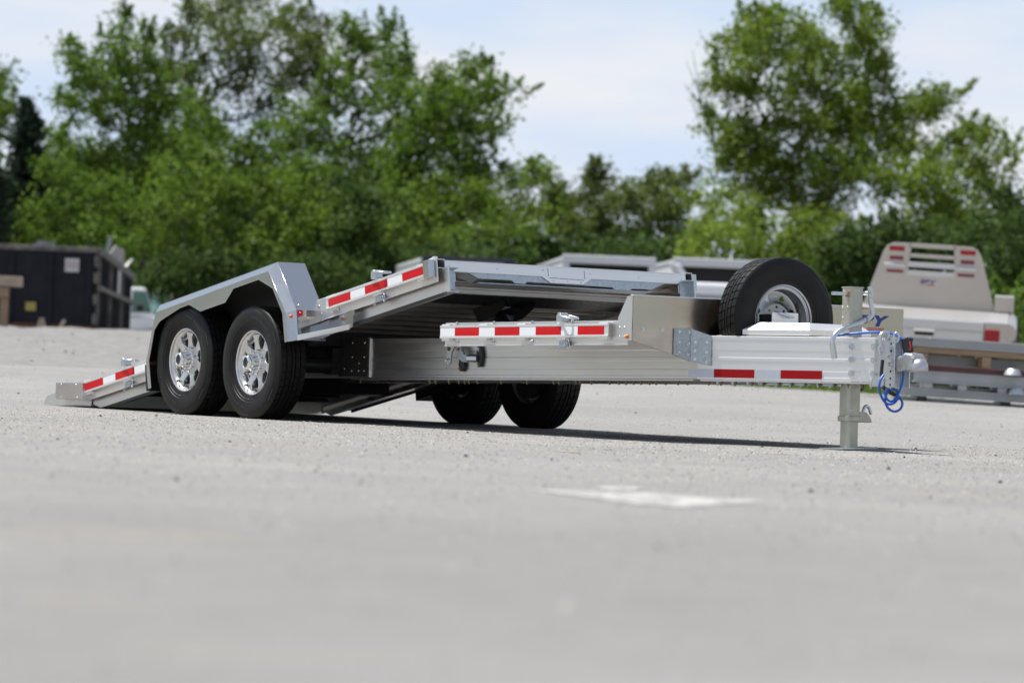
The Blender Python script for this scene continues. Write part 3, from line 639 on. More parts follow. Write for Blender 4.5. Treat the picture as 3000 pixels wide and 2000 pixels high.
MB().prism([(.015, .640), (.035, .640), (.035, .68), (.028, .682), (.028, .650), (.015, .650)], crx - .03, crx + .02, 'x').obj('crank_clip', JACKM, jk)
b = MB(); b.prism([(JY + .05, .112), (JY + .105, .112), (JY + .135, .08), (JY + .145, .062), (JY + .145, .050), (JY + .05, .050)], JX - .035, JX + .035, 'x'); b.obj('drop_leg_bracket', JACKM, jk, bevel=.004)
MB().tube([(JX + .0, JY + .10, .10), (JX + .0, JY + .108, .135), (JX + .0, JY + .128, .153), (JX + .0, JY + .150, .140), (JX + .0, JY + .166, .100)], .010, 10, sub=2).obj('drop_leg_pin', ZINC, jk, smooth=50)
bolts(jk, RIVS, [(JX + .05, JY + .02, .79), (JX + .05, JY - .0, .70), (JX + .05, JY - .03, .12)], (1, 0, 0), 'rivet'); bolts(jk, RIVS, [(JX - .02, JY - .05, .84), (JX - .03, JY - .05, .74), (JX - .025, JY - .05, .68), (JX + .02, JY - .05, .74)], (0, -1, 0), 'rivet')

# --- coupler
cpo = empty('coupler', TR, MF)
b = MB()      # adjustable channel: web facing +x with two flanges
b.box(5.775, 5.787, YC - .062, YC + .062, .257, .553); b.box(5.787, 5.865, YC - .062, YC - .052, .257, .553); b.box(5.787, 5.865, YC + .052, YC + .062, .257, .553)
b.obj('channel', ZINC, cpo, bevel=.004)
b = MB(); b.box(5.66, 5.775, YC - .072, YC - .060, .262, .315); b.box(5.66, 5.775, YC + .06, YC + .072, .262, .315); b.box(5.62, 5.775, YC - .05, YC + .05, .30, .545); b.obj('nose_plate', ZINC, cpo, bevel=.003)
dk = mat('hole_dark', (.01, .01, .01), .7)
bolts(cpo, bolt_mesh('bolt_hole', .008, .001, dk, False, 12), [(5.83, YC - .0622, z) for z in (.52, .475, .355, .312, .275)] + [(5.83, YC + .0518, z) for z in ()], (0, -1, 0), 'bolt_hole')
bolts(cpo, BOLT_L, [(5.83, YC - .0622, .395), (5.83, YC - .0622, .44)], (0, -1, 0))
# cast socket
CAST = mat('cast_zinc', (.55, .56, .57), .36, .9, var=.2, vscale=18, bump=.3, bscale=90)
secs = [(5.80, .050, .352, .448), (5.90, .050, .354, .450), (5.935, .052, .358, .466), (6.00, .054, .362, .462), (6.02, .050, .364, .440)]
m = MB()
for x, hw, z0, z1 in secs: m.v += [(x, YC - hw, z0), (x, YC - hw, z1 - .012), (x, YC - hw + .014, z1), (x, YC + hw - .014, z1), (x, YC + hw, z1 - .012), (x, YC + hw, z0)]
for i in range(len(secs) - 1): m.f += [(i * 6 + k, i * 6 + (k + 1) % 6, (i + 1) * 6 + (k + 1) % 6, (i + 1) * 6 + k) for k in range(6)]
m.f += [tuple(range(6)), tuple(range((len(secs) - 1) * 6, len(secs) * 6))[::-1]]
m.obj('coupler_body', CAST, cpo, bevel=.004)
b = MB(); b.lathe([(.0001, .433), (.02, .431), (.040, .420), (.053, .400), (.056, .372), (.054, .360), (.046, .360), (.042, .385), (.0001, .40)], n=28, axis='z', c=(6.02, YC, 0)); b.obj('ball_socket', CAST, cpo, smooth=40)
b = MB(); random.seed(9)
for r_ in range(4):
    x = 5.862
    while x < 5.935:
        wv = .004 + random.random() * .005; b.box(x, x + wv, YC - .0535, YC - .049, .425 - r_ * .013, .431 - r_ * .013); x += wv + .003
b.obj('cast_lettering', CAST, cpo)
MB().prism([(5.865, .548), (5.90, .552), (5.925, .560), (5.945, .552), (5.932, .530), (5.935, .505), (5.95, .478), (5.925, .468), (5.89, .470), (5.875, .50)], YC - .018, YC + .018).obj('latch_lever', BLKP, cpo, bevel=.003)
MB().tube([(5.95, YC - .02, .535), (5.962, YC - .02, .505), (5.955, YC - .02, .48)], .004, 6).obj('latch_wire', LOGR, cpo)
# safety hooks, cable and sleeves
def ring_path(c, a, b_, n=18, ax=(0, 1, 0), az=(0, 0, 1)):
    c = np.array(c, float); ax = np.array(ax, float); az = np.array(az, float)
    return [c + a * math.cos(t) * ax + b_ * math.sin(t) * az for t in np.linspace(0, 2 * math.pi, n, endpoint=False)]
MB().tube([(5.80, -.030, .545), (5.80, -.012, .57), (5.80, -.040, .588), (5.80, -.073, .575), (5.80, -.085, .545), (5.80, -.072, .515), (5.80, -.066, .495)], .0125, 10, sub=2).obj('safety_hook', ZINC, cpo, smooth=50)
MB().tube(ring_path((5.80, -.066, .487), .020, .024), .0065, 8, closed=True).obj('eye_ring', ZINC, cpo, smooth=50)
MB().tube(ring_path((5.802, -.062, .452), .013, .036, ax=(.5, .85, 0)), .0045, 8, closed=True).obj('thimble', ZINC, cpo, smooth=50)
MB().tube(ring_path((5.91, -.044, .556), .016, .028, ax=(.6, .8, 0)), .0055, 8, closed=True).obj('eye_ring', ZINC, cpo, smooth=50)
MB().tube([(5.81, -.063, .420), (5.815, -.072, .37), (5.82, -.080, .325)], .0105, 10, sub=1).obj('cable_sleeve', BLKP, cpo, smooth=50)
c1 = [(-.083, .330), (-.110, .301), (-.123, .266), (-.110, .215), (-.075, .171), (-.03, .155), (.02, .167), (.045, .203), (.035, .237), (-.003, .253), (-.045, .243), (-.075, .203), (-.070, .16), (-.035, .125), (.02, .113), (.065, .132), (.081, .165), (.058, .199), (.015, .219)]
MB().tube([(5.845 + .012 * math.sin(i * .7), y, z) for i, (y, z) in enumerate(c1)], .0075, 8, sub=2).obj('safety_cable', BLUE, cpo, smooth=60)
c2 = [(.050, .50), (.044, .358), (.040, .298), (.025, .245), (.010, .202), (-.022, .171), (-.067, .182), (-.093, .216), (-.08, .25)]
MB().tube([(5.87 + .01 * math.sin(i), y, z) for i, (y, z) in enumerate(c2)], .0075, 8, sub=2).obj('safety_cable', BLUE, cpo, smooth=60)
MB().tube([(5.845, -.085, .262), (5.85, -.055, .240), (5.85, -.02, .225), (5.85, .005, .215)], .011, 10, sub=1).obj('cable_sleeve', BLKP, cpo, smooth=50)
MB().tube([(5.47, -.150, .566), (5.56, -.105, .576), (5.63, -.04, .587), (5.70, .02, .590), (5.75, .07, .580), (5.80, .10, .55), (5.83, .105, .50)], .0075, 8, sub=2).obj('safety_cable', BLUE, cpo, smooth=60)

# --- tilting deck: rails, rub rails, floor, header
def ground_D(X):   # deck z of the ground under deck x
    # solve by projecting: world z = .008
    p = MD @ Vector((X, 0, 0)); dz = (MD.to_3x3() @ Vector((0, 0, 1))).z; return (.008 - p.z) / dz
for s in (-1, 1):
    side_rail(s, 1.022, -2.26, 2.432, .005, MD, .1, 'deck_rail')
    poly = [(2.505, -.005), (2.505, -.160), (-1.90, -.160), (-2.12, ground_D(-2.12)), (-2.36, -.055), (-2.36, -.005)]
    MB().prism(poly, s * .985, s * .978).obj('deck_beam_web', ALU, TR, MD, bevel=.001)
    MB().box(-1.85, 2.50, *sorted((s * .985, s * .915)), -.1665, -.1605).obj('deck_beam_flange', ALU, TR, MD)
    MB().box(-1.85, 2.47, *sorted((s * .992, s * .986)), -.182, -.1615).obj('foam_strip', FOAM, TR, MD)
    for (xa, xb_, ts) in ((1.135, 2.335, 1.1685), (-2.225, -.75, -2.1944)):
        rr = rub_rail(s, 1.068, xa, xb_, 0, MD, [xa + .05, xa + .62, xb_ - .05], 1.022)
        tape(rr, s, 1.068, ts, ts + (2 * .4572 + .2794 if xa > 0 else .4572 * 3), 0)
    MB().box(2.338, 2.41, *sorted((s * 1.024, s * 1.072)), -.055, .058).obj('rail_end_cap', FENDM, TR, MD, bevel=.003)
    # open channel end with lips
    b = MB(); b.box(2.44, 2.505, *sorted((s * .978, s * .972)), -.150, .0); b.box(2.44, 2.505, *sorted((s * .978, s * .905)), -.156, -.149); b.box(2.44, 2.505, *sorted((s * .978, s * .905)), -.012, -.005); b.box(2.44, 2.446, *sorted((s * .978, s * .90)), -.150, -.012); b.obj('rail_end_channel', GALV, TR, MD, bevel=.002)
    MB().box(2.05, 2.44, *sorted((s * .90, s * .89)), -.085, -.03).obj('stiffener', BRUSH, TR, MD)
dring(1.755, -1, 1.022, .056, MD); dring(-1.60, -1, 1.022, .056, MD)
# floor planks running across, each with a rib below
for i in range(29):
    x0 = -2.30 + i * .163
    b = MB(); b.box(x0 + .003, x0 + .160, -.955, .955, -.022, -.002); b.box(x0 + .012, x0 + .030, -.955, .955, -.055, -.022); b.box(x0 + .003, x0 + .055, -.955, .955, -.060, -.055)
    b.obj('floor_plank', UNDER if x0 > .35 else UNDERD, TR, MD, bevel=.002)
# front header with its knock-out panel
hz0, hz1 = -.020, .044
hd = MB().prism([(-.965, hz1), (.955, hz1), (.955, hz0), (.185, hz0), (.118, -.060), (-.142, -.060), (-.209, hz0), (-.965, hz0)], 2.432, 2.440, 'x').obj('deck_header', ALUW, TR, MD, bevel=.001)
b = MB()
for y0, y1, z0, z1 in ((-.160, -.157, -.018, .036), (.130, .133, -.022, .030), (-.150, -.075, -.030, -.0268), (-.07, .0, -.031, -.0278), (.004, .06, -.032, -.0288), (.065, .125, -.033, -.0298)):
    b.box(2.4395, 2.4408, y0, y1, z0, z1)
b.obj('cut_slots', dk, hd)
bolts(hd, RIVS, [(2.440, y, z) for y, z in ((-.93, .015), (-.56, .012), (-.205, .018), (-.193, .022), (.18, .010), (.57, .008), (.92, .004), (-.12, -.045), (-.01, -.046), (.10, -.048))], (1, 0, 0), 'rivet')
MB().box(2.36, 2.445, -.97, .96, .0445, .050).obj('header_top_fold', ALUW, TR, MD)
b = MB(); b.prism([(-.80, -.012), (-.70, -.055), (-.44, -.055), (-.42, -.073), (-.34, -.075), (-.32, -.060), (.36, -.066), (.38, -.080), (.50, -.082), (.52, -.068), (.68, -.066), (.80, -.018)], 2.418, 2.428, 'x')
gv = b.obj('header_channel', GALV, TR, MD, bevel=.002)
b = MB(); b.add([(2.418, -.82, -.010), (2.418, -.70, -.056), (2.33, -.70, -.070), (2.33, -.82, -.024)], [(0, 1, 2, 3)]); b.add([(2.418, .68, -.067), (2.418, .80, -.02), (2.33, .80, -.034), (2.33, .68, -.08)], [(0, 1, 2, 3)]); b.box(2.33, 2.418, -.70, .68, -.083, -.078)
b.obj('channel_return', GALV, gv)
MB().tube([(2.30, -.99, .070), (2.38, -1.0, .070)], .014, 10).obj('weld_bead', ALUW, TR, MD)
MB().cyl((2.38, -1.0, .056), (2.38, -1.0, .084), .017, n=12).obj('end_stop', ALUW, TR, MD)
# sub deck: dark cross beams, lift cylinder
for x in (.45, -.1, -.7, -1.3):
    MB().box(x - .035, x + .035, -.955, .955, -.150, -.061).obj('deck_cross_beam', BLACKS, TR, MD)
MB().box(1.69, 2.075, -.93, .93, -.074, -.0605).obj('belly_plate', BLACKS, TR, MD); MB().box(2.077, 2.095, -.95, .95, -.088, -.0605).obj('belly_edge_strip', ALU, TR, MD)
cy = empty('lift_cylinder', TR, MF)
def dl(X, Z): q = Matrix.Translation((0, 0, ZD)) @ Matrix.Rotation(-TILT, 4, 'Y') @ Vector((X, 0, Z)); return (q.x, q.z)
p = [dl(1.50, -.06), dl(1.88, -.06), dl(1.90, -.10), dl(1.72, -.16), dl(1.56, -.16)]
MB().prism(p, -.14, -.125).obj('clevis_plate', BLACKS, cy); MB().prism(p, .10, .115).obj('clevis_plate', BLACKS, cy)
c0 = dl(1.62, -.13)
MB().cyl((c0[0], -.12, c0[1]), (c0[0], .10, c0[1]), .022, n=14).obj('clevis_pin', ZINC, cy)
MB().cyl((c0[0], -.01, c0[1]), (c0[0] + .12, -.01, c0[1] - .09), .048, .040, n=16).obj('rod_end', BLKP, cy, smooth=40)
MB().cyl((c0[0] + .1, -.01, c0[1] - .075), (2.62, -.01, .44), .022, n=16).obj('rod', BLACKS, cy, smooth=40)
MB().cyl((2.35, -.01, .52), (2.9, -.01, .36), .042, n=18).obj('barrel', BLACKS, cy, smooth=40)
# approach plate and tail light boxes at the rear (level with the ground)
for s in (-1, 1):
    lb = MB().box(-2.585, -2.18, *sorted((s * 1.01, s * 1.075)), .110, .232).obj('light_box', POLI, TR, MF, bevel=.006)
    if s < 0:
        bolts(lb, RIVET, [(x, -1.075, z) for x, z in ((-2.50, .218), (-2.27, .216), (-2.49, .124), (-2.25, .123))], (0, -1, 0), 'rivet')
        MB().box(-2.176, -2.168, -1.08, -1.01, .105, .235).obj('box_edge', ALU, lb)
    MB().prism([(-2.90, .080), (-2.855, .136), (-2.70, .165), (-2.25, .235), (-2.18, .235), (-2.18, .066), (-2.90, .074)], s * 1.0, s * .99).obj('tail_cheek', ALU, TR, MF, bevel=.002)
MB().hexa([(-2.89, -.985, .075), (-2.20, -.985, .062), (-2.20, .985, .062), (-2.89, .985, .075), (-2.87, -.985, .100), (-2.20, -.985, .19), (-2.20, .985, .19), (-2.87, .985, .100)]).obj('approach_plate', ALU, TR, MF)

# --- fenders (fixed to the tilting deck)
PS = [(-.918, -.232), (-.928, -.042), (-.754, .281), (.776, .284), (.958, -.037), (.962, -.23)]
PT = [(-.985, -.232), (-.985, -.020), (-.795, .341), (.800, .341), (1.000, -.020), (1.000, -.222)]
INN = [(.925, -.23), (.918, -.03), (.812, .158), (.640, .250), (.308, .251), (.188, .177), (-.150, .177), (-.295, .251), (-.42, .250), (-.705, .210), (-.785, .164), (-.888, -.04), (-.878, -.232)]
for s in (-1, 1):
    f = empty('fender', TR, MD)
    y0, y1, y2 = s * 1.275, s * 1.215, s * 1.0
    MB().prism(PS + INN, y0, y0 - s * .003).obj('skirt', FENDM, f)
    MB().sheet([(x, y0, z) for x, z in PS], [(x, y1, z) for x, z in PT], (0, -s * .002, -.002)).obj('chamfer', FENDM, f)
    MB().sheet([(x, y1, z) for x, z in PT], [(x, y2, z) for x, z in PT], (0, 0, -.003)).obj('top_panel', FENDM, f)
    for yy, PP in ((y0, PS), (y1, PT)): MB().tube([(x, yy, z) for x, z in PP], .0016, 6).obj('rolled_edge', FENDM, f, smooth=60)
    MB().tube([(.800, y1, .341), (.800, y2, .341)], .0020, 6).obj('rolled_edge', FENDM, f, smooth=60); MB().tube([(x, y0, z) for x, z in INN], .0010, 5).obj('rolled_edge', FENDM, f)
    MB().prism([(-.985, -.232), (-.985, -.02), (-.795, .338), (.80, .338), (1.0, -.02), (1.0, -.222)], y2, y2 + s * .003).obj('inner_wall', BLACKS, f)
    MB().box(-.99, -.982, *sorted((s * 1.25, s * 1.0)), -.235, -.05).obj('rear_liner', BLACKS, f)
    pw = MB().box(1.001, 1.005, *sorted((s * 1.212, s * 1.0)), -.205, -.022).obj('front_panel', POLI, f)
    bolts(pw, RIVS, [(1.005, s * 1.19, -.04), (1.005, s * 1.02, -.04), (1.005, s * 1.19, -.13), (1.005, s * 1.03, -.14)], (1, 0, 0), 'rivet')
    bolts(pw, RIVET, [(.99, s * 1.19, .012), (.985, s * 1.02, .016)], (1, 0, .4), 'rivet')
    place('marker_lamp', LAMP, f, Matrix.Translation((.978, s * 1.247, -.062)) @ Vector((.75, s * .66, 0)).to_track_quat('Z', 'Y').to_matrix().to_4x4())
    b = MB(); b.prism([(1.0, -.11), (1.13, -.105), (1.13, -.135), (1.145, -.142), (1.24, -.138), (1.25, -.10), (1.40, -.088), (1.44, -.10), (1.405, -.205), (1.0, -.205)], s * 1.035, s * 1.04); b.obj('side_panel', POLI, f)
    b = MB(); b.hexa([(1.006, s * 1.225, -.230), (1.37, s * 1.045, -.214), (1.37, s * 1.04, -.214), (1.006, s * 1.22, -.230), (1.006, s * 1.225, -.192), (1.385, s * 1.045, -.182), (1.385, s * 1.04, -.182), (1.006, s * 1.22, -.192)]); b.obj('step_strip', ALU, f)
    MB().prism([(1.02, -.232), (1.2, -.225), (1.22, -.208), (1.02, -.21)], s * 1.09, s * 1.093).obj('tab', POLI, f)
SCENE_TRAILER_END = True
#BACKGROUND#
# ------------------------------------------------------------------ background
def spot(px, d):
    s = (px - 1500) / FPX * d; x, y = CAM[:2] + d * F2 + s * R2; return x, y, float(terrain_us(d, s))
def bgM(px, d, yaw=0.0, roll=0.0, dz=0.0):     # local x = to the right, y = away from the camera, z = up
    x, y, z = spot(px, d)
    B = Matrix(((R2[0], F2[0], 0, x), (R2[1], F2[1], 0, y), (0, 0, 1, z + dz), (0, 0, 0, 1)))
    return B @ Matrix.Rotation(yaw, 4, 'Z') @ Matrix.Rotation(roll, 4, 'Y')

# --- black roll-off skip with junk
SKIP = mat('black_skip_paint', (.007, .008, .013), .5, 0, spec=.18, var=.4, vscale=3, vcol=(.018, .019, .026), rvar=.08)
SKIPR = mat('scuffed_steel_edge', (.20, .185, .165), .6, .3, var=.5, vscale=6, vcol=(.07, .06, .055))
RUST = mat('rust', (.16, .065, .025), .8, 0, var=.5, vscale=10)
SIGN = mat('white_sign', (.50, .49, .49), .5); YSIGN = mat('yellow_sign', (.34, .26, .06), .5); PINK = mat('faded_red_print', (.46, .36, .36), .6)
dm = empty('skip', None, bgM(270, 98, R(-5.5))); tag(dm, 'black steel roll-off skip with ribbed side and scrap on top', 'skip')
W_, H_, D_ = 2.75, 1.72, 4.2
MB().box(-W_, 0, .0, .06, .12, H_).obj('end_wall', SKIP, dm)
for x in (-2.7, -1.75, -.92, -.10): MB().box(x - .05, x + .05, -.06, .0, .1, H_ - .1).obj('door_post', SKIP, dm, bevel=.01)
MB().box(-W_ - .04, .05, -.08, .10, H_ - .08, H_ + .03).obj('top_edge', SKIPR, dm, bevel=.01)
MB().box(-W_, .02, -.05, .02, 0, .12).obj('bottom_edge', RUST, dm)
MB().prism([(.06, .0), (D_, .0), (D_, H_ - .45), (.06, H_)], 0.0, -.04, 'x').obj('side_wall', SKIP, dm)
MB().prism([(.06, .0), (D_, .0), (D_, H_ - .45), (.06, H_)], -W_, -W_ + .04, 'x').obj('side_wall', SKIP, dm)
MB().box(-W_, 0, D_, D_ + .05, .05, H_ - .45).obj('end_wall', SKIP, dm)
MB().box(-W_, 0, .06, D_, .1, .16).obj('skip_floor', SKIP, dm)
for k in range(9):
    y = .2 + k * .46; h = H_ - .45 * (y / D_); MB().box(.002, .09, y - .045, y + .045, .02, h).obj('side_rib', SKIP if k % 3 else SKIPR, dm, bevel=.012)
MB().hexa([(-.06, .0, H_ - .12), (.13, .0, H_ - .12), (.13, D_, H_ - .57), (-.06, D_, H_ - .57), (-.06, .0, H_ + .02), (.13, .0, H_ + .02), (.13, D_, H_ - .42), (-.06, D_, H_ - .42)]).obj('top_rail', SKIPR, dm, bevel=.01)
MB().hexa([(.05, .05, .86), (.13, .05, .86), (.13, D_, .62), (.05, D_, .62), (.05, .05, .96), (.13, .05, .96), (.13, D_, .72), (.05, D_, .72)]).obj('mid_rail', SKIPR, dm)
for z in (.15, .55, 1.0, 1.35): MB().cyl((.03, -.02, z), (.03, -.02, z + .22), .05, n=10).obj('hinge', SKIPR, dm)
MB().box(.095, .10, 2.2, 2.55, .75, 1.45).obj('pale_patch', SIGN, dm)
sg = MB().box(-.62, -.32, -.075, -.065, 1.22, 1.50).obj('warning_sign', SIGN, dm); MB().box(-.60, -.34, -.078, -.0755, 1.30, 1.43).obj('sign_print', PINK, sg)
MB().box(-1.42, -1.20, -.075, -.065, .38, .56).obj('yellow_sticker', YSIGN, dm)
# scrap sticking out of the skip
SCR = mat('scrap_sheet', (.40, .40, .40), .6, .3, var=.3, vscale=4)
def scrap(name, pts, th, label):
    M_ = bgM(270, 98, R(-5.5)); p = [M_ @ Vector(q) for q in pts]; b = MB(); nrm = (p[1] - p[0]).cross(p[2] - p[0]).normalized() * th
    k = len(p); b.add(list(p) + [q + nrm for q in p], [tuple(range(k)), tuple(range(k, 2 * k))[::-1]] + [(i, (i + 1) % k, k + (i + 1) % k, k + i) for i in range(k)])
    tag(b.obj(name, SCR), label, 'scrap', 'scrap lying in the skip')
scrap('scrap_sheet', [(-.15, 1.6, 1.45), (.05, 3.2, 1.35), (.12, 2.6, 1.80), (.02, 2.1, 1.86)], .02, 'crumpled pale metal sheet rising above the side of the black skip')
scrap('scrap_bar', [(-.22, 1.9, 1.4), (-.12, 1.9, 1.4), (.0, 1.9, 2.02), (-.08, 1.9, 2.05)], .04, 'thin upright scrap bar poking out of the black skip')
scrap('scrap_angle', [(-.02, 3.0, 1.30), (.08, 3.0, 1.32), (.22, 3.3, 1.58), (.18, 3.3, 1.60)], .03, 'slanting scrap angle leaning out over the skip side')
scrap('scrap_strip', [(-1.5, .5, 1.70), (-.95, .5, 1.70), (-.95, .5, 1.83), (-1.3, .5, 1.87)], .02, 'low flat panel lying along the front rim of the black skip')
# timber in front of the skip
WOOD = mat('raw_timber', (.34, .235, .15), .75, var=.4, vscale=5, stretch=(1, 8, 8), vcol=(.22, .14, .08)); WOODP = mat('pale_timber', (.45, .35, .26), .7, var=.3, vscale=6)
def bgbox(name, m, M, x0, x1, y0, y1, z0, z1, label, cat, group=None, bevel=.008):
    o = MB().box(x0, x1, y0, y1, z0, z1).obj(name, m, None, M, bevel=bevel); tag(o, label, cat, group); return o
Mt = bgM(0, 92, R(4))
bgbox('timber_beam', WOODP, Mt, -1.6, .40, -.1, .25, .88, 1.08, 'pale sawn timber beam resting on posts in front of the skip', 'timber')
bgbox('timber_block', WOOD, Mt, -1.2, .14, -.12, .2, .66, .855, 'short brown timber block under the pale beam by the skip', 'timber')
for k, x in enumerate((-.9, .06)): bgbox('timber_post', WOOD, Mt, x - .08, x + .08, -.08, .08, -.1, .655, ('outer dark post under the timber beam, mostly cut off by the picture edge', 'dark post under the timber beam in front of the skip')[k], 'post')
for k, (x, a) in enumerate(((.55, .3), (.72, -.25), (.95, .5))):
    M_ = bgM(40, 93, 0) @ Matrix.Translation((x - .1, 0, -.02)) @ Matrix.Rotation(a, 4, 'Y')
    tag(MB().box(-.035, .035, 0, .06, 0, .30).obj('plank_scrap', WOODP, None, M_), ('upright plank offcut leaning by the bottom of the skip', 'middle plank offcut leaning left by the skip foot', 'plank offcut leaning furthest over by the skip foot')[k], 'offcut', 'plank offcuts by the skip')

# --- white pickup behind the skip
WPAINT = mat('white_car_paint', (.78, .79, .81), .25, 0, spec=.6); GLASS = mat('green_tinted_glass', (.10, .20, .19), .08, 0, spec=.9); DGLASS = mat('dark_glass', (.012, .014, .02), .1, 0, spec=.8)
def pickup(M, label, w=1.9):
    p = empty('pickup_truck', None, M); tag(p, label, 'truck'); h = w / 2
    MB().hexa([(-h, -2.6, .42), (h, -2.6, .42), (h, 2.6, .42), (-h, 2.6, .42), (-h + .05, -2.55, .98), (h - .05, -2.55, .98), (h - .03, 2.6, 1.06), (-h + .03, 2.6, 1.06)]).obj('body', WPAINT, p, bevel=.06)
    MB().hexa([(-h + .06, -1.15, 1.0), (h - .06, -1.15, 1.0), (h - .06, .9, 1.05), (-h + .06, .9, 1.05), (-h + .24, -.40, 1.66), (h - .24, -.40, 1.66), (h - .24, .75, 1.68), (-h + .24, .75, 1.68)]).obj('cab', WPAINT, p, bevel=.06)
    MB().add([(-h + .16, -1.10, 1.07), (h - .16, -1.10, 1.07), (h - .32, -.47, 1.60), (-h + .32, -.47, 1.60)], [(0, 1, 2, 3)]).obj('windscreen', GLASS, p, Matrix.Translation((0, -.045, .02)))
    for s in (-1, 1):
        MB().add([(s * (h - .10), -.85, 1.10), (s * (h - .10), .7, 1.12), (s * (h - .225), .66, 1.58), (s * (h - .225), -.35, 1.58)], [(0, 1, 2, 3)]).obj('side_window', GLASS, p, Matrix.Translation((s * .02, 0, 0)))
        MB().box(s * (h - .25) - .16, s * (h - .25) + .16, -2.63, -2.55, .72, .90).obj('headlight', WHT2, p, bevel=.02)
        MB().box(*sorted((s * (h + .02), s * (h + .18))), -.85, -.75, 1.12, 1.28).obj('mirror', BLKP, p, bevel=.02)
        for y in (-1.6, 1.6):
            b = MB(); b.lathe([(.2, -.11), (.34, -.11), (.375, -.07), (.375, .07), (.34, .11), (.2, .11)], n=28, axis='x', c=(s * (h - .12), y, .37)); b.obj('wheel', RUBB, p, smooth=40)
    MB().box(-h + .35, h - .35, -2.62, -2.56, .62, .88).obj('grille', BLKP, p)
    MB().box(-h, h, -2.70, -2.55, .42, .60).obj('bumper', WPAINT, p, bevel=.03)
    return p
pickup(bgM(305, 104.5, R(-12), dz=-.70), 'white pickup truck with green-tinted windscreen half hidden behind the black skip')
pickup(bgM(415, 117, R(6), dz=-.75), 'farther white pickup seen between the black skip and the fender', 1.9)

# --- row of white box bodies behind the trailer
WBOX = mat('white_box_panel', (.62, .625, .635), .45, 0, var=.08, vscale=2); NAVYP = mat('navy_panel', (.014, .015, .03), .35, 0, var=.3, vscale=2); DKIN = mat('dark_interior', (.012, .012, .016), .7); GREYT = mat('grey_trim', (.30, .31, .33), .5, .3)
def box_body(M, label, w, h, dark_front=False, cat='box trailer'):
    p = empty('box_trailer', None, M); tag(p, label, cat, 'row of box trailers by the trees'); L_ = 15.0; a = w / 2
    MB().box(-a, -a + .06, 0, L_, .45, h).obj('side_wall', WBOX, p); MB().box(a - .06, a, 0, L_, .45, h).obj('side_wall', WBOX, p)
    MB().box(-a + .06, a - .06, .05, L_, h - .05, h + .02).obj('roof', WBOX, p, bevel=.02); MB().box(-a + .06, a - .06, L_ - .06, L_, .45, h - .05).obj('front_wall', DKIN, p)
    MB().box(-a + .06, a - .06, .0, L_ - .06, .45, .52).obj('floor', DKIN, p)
    fm = NAVYP if dark_front else WBOX
    MB().box(-a - .03, a + .03, -.05, .05, h - .16, h + .04).obj('header_frame', fm, p, bevel=.02)
    for s in (-1, 1): MB().box(*sorted((s * (a + .03), s * (a - .14))), -.05, .05, .45, h - .16).obj('corner_post', fm, p, bevel=.02)
    MB().box(-a + .14, a - .14, .3, .36, .52, h - .18).obj('dark_backing', NAVYP if dark_front else DKIN, p)  # on the open ends, a dark sheet stands in for the interior's shade
    if dark_front: MB().box(-a + .2, a - .2, -.07, -.052, h - .14, h - .06).obj('grey_strip', GREYT, p)
    for s in (-1, 1):
        MB().box(*sorted((s * (a + .004), s * (a + .012))), .3, L_ - .3, h - .12, h - .06).obj('side_trim', GREYT, p)
        b = MB(); b.lathe([(.18, -.1), (.33, -.1), (.36, -.06), (.36, .06), (.33, .1), (.18, .1)], n=24, axis='x', c=(s * (a - .2), 3.0, .36)); b.obj('wheel', RUBB, p, smooth=40)
    MB().box(-.06, .06, L_, L_ + 1.2, .42, .5).obj('drawbar', GREYT, p); MB().box(-.9, .9, .1, L_, .36, .449).obj('chassis', GREYT, p)
    return p
def bh(px, py, d):    # height above the terrain of a pixel
    x, y, z = spot(px, d); hor = 1089.3 + .0407 * (px - 1500); return .3877 + (hor - py) * d / FPX - z
box_body(bgM(1362, 106, R(5)), 'box trailer with navy front frame just behind the raised trailer deck', 2.05, bh(1330, 752, 106), True)
box_body(bgM(1775, 108, R(3)), 'middle white box trailer with dark open end behind the deck header', 2.1, bh(1760, 754, 108))
v3 = box_body(bgM(2105, 107, R(3)), 'white box trailer with dark open end beside the spare wheel', 2.15, bh(2070, 762, 107))
vt = empty('utility_cart', None, bgM(2080, 101, R(8))); tag(vt, 'low white utility vehicle body in front of the box trailer by the spare wheel', 'vehicle')
hh = bh(2080, 828, 101)
MB().box(-.62, .52, 0, 1.6, .35, hh - .32).obj('lower_body', WPAINT, vt, bevel=.06); MB().box(-.60, .52, .0, 1.5, hh - .28, hh).obj('upper_body', WPAINT, vt, bevel=.08)
MB().box(-.55, .45, .02, 1.5, hh - .34, hh - .26).obj('seam', GREYT, vt)
MB().prism([(-.62, hh - .3), (-.50, hh - .3), (-.52, hh + .12), (-.70, hh + .38), (-.82, hh + .38), (-.66, hh + .1)], .1, .9).obj('fairing', WPAINT, vt, bevel=.03)
for s in (-.5, .4):
    for y in (.3, 1.3): MB().cyl((s - .1, y, .25), (s + .1, y, .25), .25, n=20).obj('wheel', RUBB, vt)

